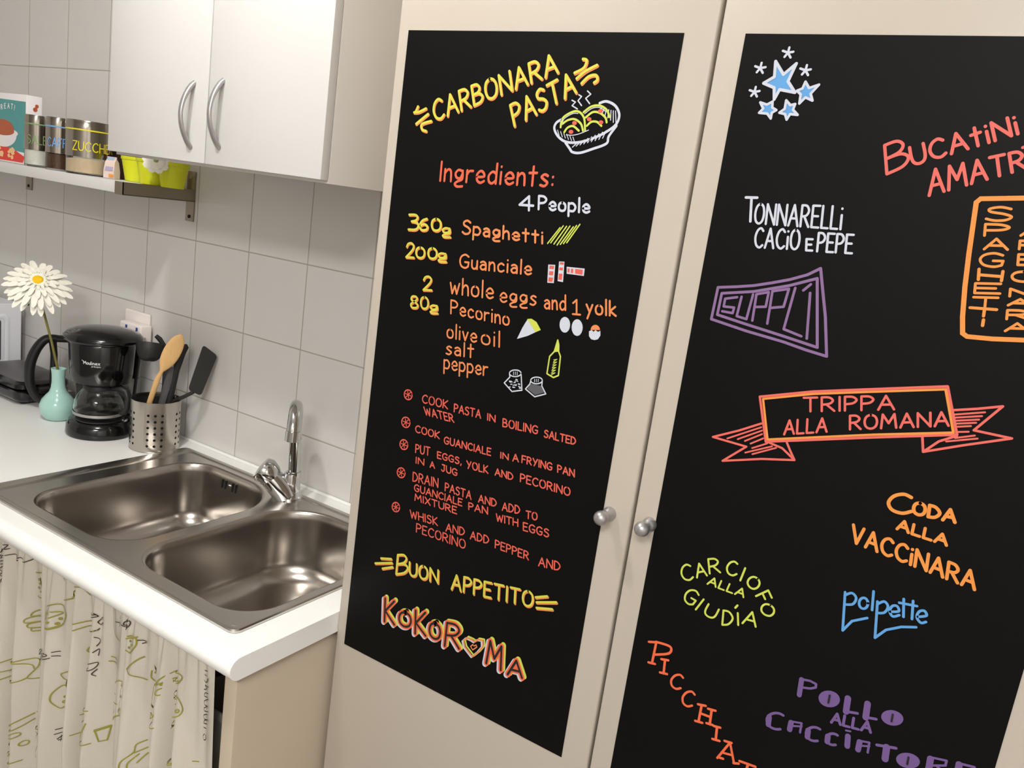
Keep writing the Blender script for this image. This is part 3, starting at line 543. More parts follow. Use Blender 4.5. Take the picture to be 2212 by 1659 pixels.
MENU_BOARD = [
 ('star_drawing', [
  ('F',[(41.2,1015.7),(53.0,1001.7),(65.1,1013.9),(59.6,994.4),(69.9,982.7),(52.0,985.2),(47.9,974.1),(45.3,986.9),(32.1,991.4),(43.2,998.8)],'B',0),
  ('S',[(41.2,1015.7),(53.0,1001.7),(65.1,1013.9),(59.6,994.4),(69.9,982.7),(52.0,985.2),(47.9,974.1),(45.3,986.9),(32.1,991.4),(43.2,998.8),(41.2,1015.7)],'W',3.4,0,5),
 ]),
 ('star_drawing', [
  ('F',[(79.2,994.8),(84.5,988.2),(94.6,992.2),(87.5,982.2),(91.0,974.9),(82.6,978.0),(77.2,971.1),(76.7,980.9),(71.8,984.8),(77.3,987.4)],'B',0),
  ('S',[(79.2,994.8),(84.5,988.2),(94.6,992.2),(87.5,982.2),(91.0,974.9),(82.6,978.0),(77.2,971.1),(76.7,980.9),(71.8,984.8),(77.3,987.4),(79.2,994.8)],'W',2.8,0,5),
 ]),
 ('star_drawing', [
  ('F',[(32.5,970.1),(40.7,968.0),(46.6,971.7),(47.6,965.0),(52.8,962.6),(48.2,959.4),(48.3,953.0),(43.1,958.1),(33.4,958.5),(37.4,963.5)],'B',0),
  ('S',[(32.5,970.1),(40.7,968.0),(46.6,971.7),(47.6,965.0),(52.8,962.6),(48.2,959.4),(48.3,953.0),(43.1,958.1),(33.4,958.5),(37.4,963.5),(32.5,970.1)],'W',2.8,0,5),
 ]),
 ('star_drawing', [
  ('F',[(61.8,973.8),(67.6,968.8),(72.7,970.3),(71.5,964.0),(77.8,958.7),(69.2,959.1),(66.6,952.8),(63.5,958.7),(56.8,959.9),(62.0,964.5)],'B',0),
  ('S',[(61.8,973.8),(67.6,968.8),(72.7,970.3),(71.5,964.0),(77.8,958.7),(69.2,959.1),(66.6,952.8),(63.5,958.7),(56.8,959.9),(62.0,964.5),(61.8,973.8)],'W',2.8,0,5),
 ]),
 ('small_star_drawing', [
  ('S',[(53.3,1025.3),(53.7,1030.9)],'W',2.6,0,0),
  ('S',[(53.3,1025.3),(59.1,1026.4)],'W',2.6,0,0),
  ('S',[(53.3,1025.3),(57.2,1020.2)],'W',2.6,0,0),
  ('S',[(53.3,1025.3),(50.3,1020.7)],'W',2.6,0,0),
  ('S',[(53.3,1025.3),(47.1,1027.2)],'W',2.6,0,0),
 ]),
 ('small_star_drawing', [
  ('S',[(24.9,1007.8),(25.4,1013.6)],'W',2.6,0,0),
  ('S',[(24.9,1007.8),(30.9,1009.0)],'W',2.6,0,0),
  ('S',[(24.9,1007.8),(28.9,1002.6)],'W',2.6,0,0),
  ('S',[(24.9,1007.8),(21.8,1003.1)],'W',2.6,0,0),
  ('S',[(24.9,1007.8),(18.6,1009.7)],'W',2.6,0,0),
 ]),
 ('small_star_drawing', [
  ('S',[(76.7,1006.9),(77.1,1012.5)],'W',2.6,0,0),
  ('S',[(76.7,1006.9),(82.3,1008.1)],'W',2.6,0,0),
  ('S',[(76.7,1006.9),(80.5,1001.9)],'W',2.6,0,0),
  ('S',[(76.7,1006.9),(73.7,1002.4)],'W',2.6,0,0),
  ('S',[(76.7,1006.9),(70.6,1008.7)],'W',2.6,0,0),
 ]),
 ('small_star_drawing', [
  ('S',[(23.5,981.3),(23.9,986.9)],'W',2.6,0,0),
  ('S',[(23.5,981.3),(29.2,982.6)],'W',2.6,0,0),
  ('S',[(23.5,981.3),(27.3,976.4)],'W',2.6,0,0),
  ('S',[(23.5,981.3),(20.5,976.8)],'W',2.6,0,0),
  ('S',[(23.5,981.3),(17.4,983.0)],'W',2.6,0,0),
 ]),
 ('dish_lettering', [
  ('T','B',(185.1,903.1,205.0,914.0,176.4,932.6,196.5,943.1),'C',3.3,0),
  ('T','UCAtiNi',(208.7,914.3,298.2,953.2,201.5,932.2,290.6,970.0),'C',3.3,0),
  ('T','AMATR',(231.1,885.1,312.3,920.5,224.8,910.3,305.5,937.3),'C',3.3,0),
  ('S',[(304.9,940.2),(309.3,941.9)],'C',3.0,0,0),
 ]),
 ('dish_lettering', [
  ('T','T',(41.0,834.7,54.4,836.0,37.0,862.1,50.4,863.2),'W',3.1,0),
  ('T','ONNARELLi',(52.7,833.8,150.3,839.3,50.9,856.1,147.5,864.0),'W',2.6,0),
  ('T','CACiO',(58.5,806.3,109.3,810.9,56.2,828.7,106.8,832.7),'W',2.6,0),
  ('T','E',(117.8,811.1,124.5,811.7,115.7,823.7,122.4,824.3),'W',2.6,0),
  ('T','PEPE',(130.0,811.7,167.3,814.8,127.8,832.2,165.0,834.9),'W',2.6,0),
 ]),
 ('dish_lettering', [
  ('S',[(380.3,900.4),(317.2,891.8),(279.4,887.0),(276.2,883.0),(278.2,861.7),(281.1,830.9),(285.0,796.5),(289.7,765.6),(293.5,748.8),(298.3,746.2),(321.5,748.3),(349.1,752.6)],'A',4.8,0,0),
  ('T','S',(289.0,866.1,311.6,868.3,286.8,879.6,309.4,881.6),'A',2.6,0),
  ('T','P',(291.0,850.9,312.4,853.2,289.3,862.3,310.6,864.3),'A',2.6,0),
  ('T','A',(293.7,837.3,314.5,839.7,292.1,848.0,312.9,850.2),'A',2.6,0),
  ('T','G',(293.7,819.4,314.8,822.0,291.4,833.1,312.5,835.5),'A',2.6,0),
  ('S',[(293.7,816.6),(295.4,806.0)],'A',3.0,0,0),
  ('S',[(315.3,817.6),(316.1,808.1)],'A',3.0,0,0),
  ('S',[(294.7,810.9),(315.8,812.3)],'A',3.0,0,0),
  ('T','E',(295.1,791.9,317.7,795.1,293.7,801.8,316.3,804.9),'A',2.6,0),
  ('T','T',(296.5,778.0,318.4,781.2,295.2,787.5,317.1,790.6),'A',2.6,0),
  ('S',[(294.4,776.3),(318.5,778.5)],'A',3.0,0,0),
  ('S',[(307.7,777.6),(308.4,769.9)],'A',3.0,0,0),
  ('S',[(309.2,766.1),(309.7,760.2)],'A',3.2,0,0),
  ('T','C',(323.3,869.6,343.2,871.4,321.3,882.1,341.1,883.8),'A',2.6,0),
  ('T','A',(322.7,855.1,342.6,857.2,321.6,863.3,341.5,865.2),'A',2.6,0),
  ('T','R',(324.4,841.7,344.3,843.9,323.3,849.9,343.3,852.0),'A',2.6,0),
  ('T','B',(326.7,826.0,346.6,828.4,325.1,836.4,345.0,838.7),'A',2.6,0),
  ('T','O',(325.1,808.9,345.2,811.6,323.6,818.9,343.7,821.4),'A',2.6,0),
  ('T','N',(326.8,793.9,346.6,796.7,325.8,801.4,345.7,804.1),'A',2.6,0),
  ('T','A',(327.5,784.7,347.4,787.7,326.8,791.1,346.7,794.0),'A',2.6,0),
  ('T','R',(329.4,770.7,349.3,773.8,328.1,779.7,348.0,782.7),'A',2.6,0),
  ('T','A',(330.8,758.5,350.7,761.7,329.8,766.5,349.7,769.7),'A',2.6,0),
 ]),
 ('dish_lettering', [
  ('S',[(24.0,752.8),(45.6,757.1),(66.6,762.0),(86.7,768.5),(106.3,775.5),(125.0,784.1),(137.8,793.4),(144.0,773.1),(154.1,740.5),(164.7,696.5),(140.9,699.0),(114.1,703.1),(68.4,707.3),(23.1,713.4),(24.0,752.8)],'P',3.3,0,0),
  ('S',[(30.0,746.5),(68.0,755.1),(107.6,768.8),(136.4,781.7),(143.6,747.2),(152.5,704.4),(112.7,709.7),(66.8,715.2),(29.5,720.1),(30.0,746.5)],'P',3.3,0,0),
  ('S',[(49.5,745.1),(35.4,740.8),(35.4,731.3),(48.3,732.2),(47.8,725.3),(34.7,725.3)],'P',3.0,0,0),
  ('S',[(54.7,746.5),(53.4,722.7),(65.6,721.3),(67.8,751.5)],'P',3.0,0,0),
  ('S',[(73.0,720.9),(71.7,752.5),(85.4,757.3),(85.4,739.9),(73.0,737.3)],'P',3.0,0,0),
  ('S',[(91.1,720.7),(89.5,759.1),(107.6,764.9),(105.8,743.5),(91.2,739.5)],'P',3.0,0,0),
  ('S',[(114.5,767.1),(111.1,717.9),(132.4,713.6)],'P',3.0,0,0),
  ('S',[(130.8,774.0),(124.0,765.9)],'P',3.0,0,0),
  ('S',[(132.1,764.2),(139.0,712.2)],'P',3.0,0,0),
 ]),
 ('dish_lettering', [
  ('S',[(99.7,633.1),(158.8,653.5),(220.7,670.8),(292.1,690.6),(312.0,641.9),(232.2,617.5),(117.4,581.2),(99.7,633.1)],'C',2.8,0,0),
  ('S',[(104.0,631.4),(159.4,650.8),(221.3,668.0),(290.9,687.1),(308.2,643.2),(231.5,620.5),(118.9,584.5),(104.0,631.4)],'A',2.6,0,0),
  ('T','TRIPPA',(153.0,627.8,246.3,653.7,149.7,643.7,243.1,668.7),'C',2.6,0),
  ('T','ALLA',(136.6,595.5,182.5,611.0,134.1,611.9,180.1,626.9),'C',2.6,0),
  ('T','ROMANA',(206.6,620.1,302.1,649.3,203.4,635.5,298.8,663.8),'C',2.6,0),
  ('S',[(107.8,601.6),(83.2,586.3),(53.0,570.0),(95.9,569.1),(70.7,543.7),(116.4,559.2),(154.3,568.5),(137.7,578.7),(121.0,581.3)],'C',2.6,0,0),
  ('S',[(141.3,587.2),(147.6,577.8),(154.2,568.8)],'C',2.6,0,0),
  ('S',[(303.2,667.0),(324.5,673.8),(346.2,681.8),(326.2,650.6),(361.4,651.0),(319.6,632.0),(284.5,615.0),(296.8,630.3),(312.0,640.6)],'C',2.6,0,0),
  ('S',[(280.4,630.4),(284.5,615.0)],'C',2.6,0,0),
  ('S',[(71.1,572.9),(108.7,597.1)],'C',2.0,0,0),
  ('S',[(83.8,575.4),(110.4,593.4)],'C',2.0,0,0),
  ('S',[(92.8,575.5),(111.3,589.2)],'C',2.0,0,0),
  ('S',[(100.1,574.1),(113.5,584.3)],'C',2.0,0,0),
  ('S',[(103.0,569.2),(119.5,579.7)],'C',2.0,0,0),
  ('S',[(96.0,561.5),(125.7,577.7)],'C',2.0,0,0),
  ('S',[(104.8,562.0),(130.8,577.2)],'C',2.0,0,0),
  ('S',[(304.9,662.5),(331.9,671.8)],'C',2.0,0,0),
  ('S',[(305.6,659.2),(330.1,667.2)],'C',2.0,0,0),
  ('S',[(307.0,656.2),(328.3,662.9)],'C',2.0,0,0),
  ('S',[(308.4,653.3),(326.4,658.9)],'C',2.0,0,0),
  ('S',[(309.8,650.2),(322.5,654.3)],'C',2.0,0,0),
  ('S',[(311.1,644.7),(321.8,647.8)],'C',2.0,0,0),
  ('S',[(311.1,638.0),(328.3,645.3)],'C',2.0,0,0),
  ('S',[(303.7,632.1),(331.4,642.8)],'C',2.0,0,0),
 ]),
 ('dish_lettering', [
  ('T','C',(265.0,538.3,287.9,543.7,261.4,559.9,284.3,565.0),'A',3.9,0),
  ('T','ODA',(289.5,544.6,330.9,547.8,288.3,557.8,329.7,560.7),'A',3.7,0),
  ('T','ALLA',(277.9,522.5,328.7,520.3,277.6,533.6,328.3,531.1),'A',3.3,0),
  ('T','VACCiNARA',(234.8,492.6,364.8,481.5,233.2,512.6,362.8,500.3),'A',3.5,0),
 ]),
 ('dish_lettering', [
  ('T','C',(51.0,373.8,63.6,381.6,42.9,392.3,55.6,400.0),'G',2.5,0),
  ('T','A',(67.7,385.3,79.7,392.6,61.0,400.8,73.0,408.1),'G',2.5,0),
  ('T','R',(82.7,396.4,95.3,402.6,77.2,414.2,89.9,420.2),'G',2.5,0),
  ('T','C',(103.3,402.3,115.8,405.5,101.6,420.6,114.1,423.6),'G',2.5,0),
  ('T','I',(120.8,401.4,122.4,401.4,123.6,419.1,125.2,419.0),'G',2.5,0),
  ('T','O',(128.1,400.8,140.2,394.0,135.7,414.6,147.6,407.8),'G',2.5,0),
  ('T','F',(144.0,388.8,149.8,381.1,156.8,401.4,162.6,393.8),'G',2.5,0),
  ('T','O',(151.7,371.1,166.6,368.1,155.6,385.4,170.4,382.3),'G',2.5,0),
  ('T','G',(54.6,348.3,69.7,345.5,60.9,369.0,75.9,366.2),'G',2.5,0),
  ('T','I',(73.4,343.3,75.0,342.8,80.9,360.5,82.4,360.0),'G',2.5,0),
  ('T','U',(84.9,341.0,99.0,339.0,89.0,356.5,103.0,354.5),'G',2.5,0),
  ('T','D',(111.0,336.4,123.1,340.1,108.9,355.5,121.0,359.2),'G',2.5,0),
  ('T','I',(129.7,343.7,130.9,344.2,126.2,358.7,127.4,359.2),'G',2.5,0),
  ('T','A',(134.9,348.3,151.3,350.2,135.7,366.2,152.0,367.9),'G',2.5,0),
  ('S',[(124.5,368.5),(122.5,364.5)],'G',2.7,0,0),
  ('T','ALLA',(82.4,381.9,129.5,381.6,84.4,392.5,131.4,392.0),'G',2.2,0),
 ]),
 ('dish_lettering', [
  ('S',[(241.2,431.2),(248.1,385.0),(255.4,400.0),(270.2,409.9)],'B',2.9,0,0),
  ('S',[(241.6,427.5),(248.4,432.9),(254.0,428.7),(252.0,420.3),(243.3,416.5)],'B',2.9,1,0),
  ('S',[(267.3,427.4),(267.4,425.1),(267.1,422.9),(266.2,421.0),(264.9,419.7),(263.3,419.1),(261.7,419.2),(260.2,420.2),(259.0,421.8),(258.3,423.9),(258.1,426.1),(258.5,428.3),(259.4,430.2),(260.7,431.5),(262.2,432.1),(263.8,432.0),(265.3,431.0),(266.5,429.4),(267.3,427.4)],'B',2.9,1,0),
  ('S',[(270.0,443.3),(273.1,421.1)],'B',2.9,0,0),
  ('S',[(276.4,433.1),(282.9,390.1),(291.9,403.7),(306.1,413.3),(320.4,418.8)],'B',2.9,0,0),
  ('S',[(277.0,430.1),(283.2,435.7),(288.1,431.3),(285.9,423.0),(278.4,419.6)],'B',2.9,1,0),
  ('S',[(291.5,426.3),(299.7,430.2),(296.8,435.3),(292.3,433.6),(290.9,426.7),(295.2,422.0),(301.2,425.9)],'B',2.9,1,0),
  ('S',[(301.6,446.0),(305.7,425.6)],'B',2.9,0,0),
  ('S',[(311.1,447.2),(314.4,426.4)],'B',2.9,0,0),
  ('S',[(298.1,440.1),(316.0,442.9)],'B',2.9,0,0),
  ('S',[(319.6,431.2),(327.3,435.8),(324.1,440.3),(319.4,437.4),(318.7,430.2),(323.8,425.6),(328.4,428.5)],'B',2.9,1,0),
 ]),
 ('dish_lettering', [
  ('T','C',(60.1,224.8,74.8,227.3,61.4,246.1,76.0,248.4),'V',3.0,0),
  ('T','C',(79.4,207.8,93.9,210.4,80.7,230.2,95.1,232.7),'V',3.0,0),
  ('T','A',(139.2,158.3,160.4,162.8,140.3,184.6,161.4,188.8),'V',3.0,0),
  ('S',[(21.1,274.7),(30.7,278.1)],'V',3.3,0,0),
  ('S',[(30.6,278.7),(50.5,280.0),(50.9,270.5),(32.5,260.5)],'V',3.3,1,0),
  ('S',[(31.2,278.4),(30.7,246.8)],'V',3.3,0,0),
  ('S',[(25.8,246.2),(34.9,247.8)],'V',3.3,0,0),
  ('S',[(47.3,259.2),(48.8,239.9)],'V',3.3,0,0),
  ('S',[(42.2,258.2),(51.6,260.5)],'V',3.3,0,0),
  ('S',[(43.8,239.2),(53.5,241.1)],'V',3.3,0,0),
  ('S',[(106.1,219.7),(106.4,195.2)],'V',3.3,0,0),
  ('S',[(119.8,219.4),(121.1,198.6)],'V',3.3,0,0),
  ('S',[(106.1,207.9),(120.3,208.8)],'V',3.3,0,0),
  ('S',[(101.3,218.6),(111.3,221.0)],'V',3.3,0,0),
  ('S',[(115.1,218.6),(124.6,220.2)],'V',3.3,0,0),
  ('S',[(102.0,194.6),(111.4,196.2)],'V',3.3,0,0),
  ('S',[(116.8,198.3),(125.3,199.5)],'V',3.3,0,0),
  ('S',[(130.8,199.2),(132.6,181.5)],'V',3.3,0,0),
  ('S',[(126.5,198.9),(134.9,200.6)],'V',3.3,0,0),
  ('S',[(128.2,180.8),(137.4,182.4)],'V',3.3,0,0),
  ('S',[(141.2,160.1),(146.4,161.0)],'V',3.3,0,0),
  ('S',[(160.2,161.6),(166.4,164.2)],'V',3.3,0,0),
  ('S',[(143.7,185.6),(152.5,187.1)],'V',3.3,0,0),
  ('S',[(166.9,168.1),(186.9,170.3)],'V',3.3,0,0),
  ('S',[(177.7,169.3),(176.9,146.9)],'V',3.3,0,0),
 ]),
 ('dish_lettering', [
  ('S',[(216.7,306.7),(218.0,286.2)],'Q',5.9,0,0),
  ('S',[(216.6,306.9),(226.2,309.1),(233.6,308.1),(234.0,303.7),(228.2,299.7),(218.7,296.9)],'Q',2.9,0,0),
  ('F',[(263.1,298.8),(262.6,295.4),(261.0,292.1),(258.5,289.1),(255.2,286.9),(251.6,285.6),(247.9,285.3),(244.6,286.1),(241.9,287.9),(240.1,290.6),(239.4,293.8),(240.0,297.2),(241.6,300.6),(244.2,303.5),(247.5,305.7),(251.1,307.0),(254.8,307.2),(258.1,306.4),(260.7,304.6),(262.4,301.9),(263.1,298.8)],'Q',0),
  ('S',[(251.0,301.1),(251.4,291.4)],'K',2.4,0,6),
  ('S',[(270.7,306.4),(272.1,289.2)],'Q',7.2,0,0),
  ('S',[(272.4,289.6),(284.3,292.8)],'Q',3.3,0,0),
  ('S',[(292.2,309.3),(293.7,291.8)],'Q',7.2,0,0),
  ('S',[(294.5,292.4),(304.6,295.0)],'Q',3.3,0,0),
  ('F',[(331.5,306.5),(331.0,303.4),(329.6,300.4),(327.1,297.8),(324.0,295.7),(320.5,294.5),(317.0,294.2),(313.8,294.9),(311.2,296.4),(309.4,298.7),(308.8,301.6),(309.2,304.7),(310.8,307.7),(313.2,310.3),(316.4,312.4),(319.8,313.6),(323.4,313.8),(326.6,313.1),(329.1,311.6),(330.8,309.3),(331.5,306.5)],'Q',0),
  ('S',[(319.9,308.4),(320.3,299.6)],'K',2.4,0,6),
  ('T','ALLA',(259.5,268.8,302.4,276.4,258.7,281.4,301.5,288.7),'Q',3.2,0),
  ('S',[(205.5,252.2),(202.2,252.7),(198.8,252.1),(195.4,250.6),(192.4,248.3),(190.0,245.4),(188.5,242.1),(188.0,238.7),(188.6,235.6),(190.1,233.0),(192.5,231.1),(195.6,230.2),(199.0,230.3),(202.5,231.4),(205.7,233.3)],'Q',3.3,1,0),
  ('S',[(190.0,242.9),(191.0,232.1)],'Q',6.4,0,0),
  ('S',[(216.1,247.7),(216.2,237.7)],'Q',6.4,0,0),
  ('S',[(214.5,248.6),(227.9,252.3),(228.5,239.8)],'Q',2.6,0,0),
  ('S',[(217.0,243.4),(228.7,248.3)],'Q',2.4,0,0),
  ('S',[(249.2,254.6),(246.5,254.9),(243.8,254.5),(241.1,253.3),(238.7,251.3),(236.8,248.9),(235.6,246.2),(235.3,243.4),(235.7,240.8),(237.0,238.6),(239.0,237.1),(241.4,236.3),(244.2,236.4),(246.9,237.3),(249.5,238.9)],'Q',3.3,1,0),
  ('S',[(236.8,246.9),(237.7,237.9)],'Q',6.4,0,0),
  ('S',[(269.2,256.2),(267.2,256.5),(265.0,256.2),(262.8,255.2),(260.9,253.6),(259.5,251.7),(258.6,249.5),(258.3,247.2),(258.7,245.1),(259.7,243.3),(261.2,242.1),(263.2,241.4),(265.3,241.5),(267.5,242.2),(269.6,243.5)],'Q',3.3,1,0),
  ('S',[(259.5,250.1),(260.2,242.8)],'Q',6.4,0,0),
  ('S',[(280.4,260.6),(282.2,248.0)],'Q',6.4,0,0),
  ('S',[(276.9,266.5),(281.6,267.7)],'Q',2.4,0,0),
  ('S',[(293.8,259.8),(294.2,249.2)],'Q',6.4,0,0),
  ('S',[(292.3,260.6),(303.8,263.7),(304.7,250.8)],'Q',2.6,0,0),
  ('S',[(294.8,255.1),(304.7,259.2)],'Q',2.4,0,0),
  ('S',[(312.0,264.7),(331.4,270.3)],'Q',3.5,0,0),
  ('S',[(322.1,267.1),(323.6,251.9)],'Q',7.5,0,0),
  ('F',[(358.1,264.4),(357.6,261.3),(356.1,258.3),(353.6,255.5),(350.3,253.3),(346.6,252.0),(342.9,251.5),(339.5,252.0),(336.8,253.5),(334.9,255.8),(334.2,258.6),(334.7,261.7),(336.3,264.8),(338.9,267.6),(342.2,269.7),(345.9,271.1),(349.5,271.5),(352.9,270.9),(355.6,269.5),(357.4,267.2),(358.1,264.4)],'Q',0),
  ('S',[(345.9,265.9),(346.4,257.1)],'K',2.4,0,6),
  ('S',[(367.0,274.9),(368.0,260.6)],'Q',7.0,0,0),
  ('S',[(365.8,276.3),(382.3,280.2),(382.4,274.1),(369.1,267.2)],'Q',2.6,0,0),
  ('S',[(373.8,269.6),(384.0,265.1)],'Q',2.6,0,0),
  ('S',[(394.5,282.0),(395.7,267.5)],'Q',7.0,0,0),
  ('S',[(393.3,282.9),(408.7,285.8)],'Q',2.9,0,0),
  ('S',[(395.3,274.2),(406.5,277.6)],'Q',2.4,0,0),
 ]),
]
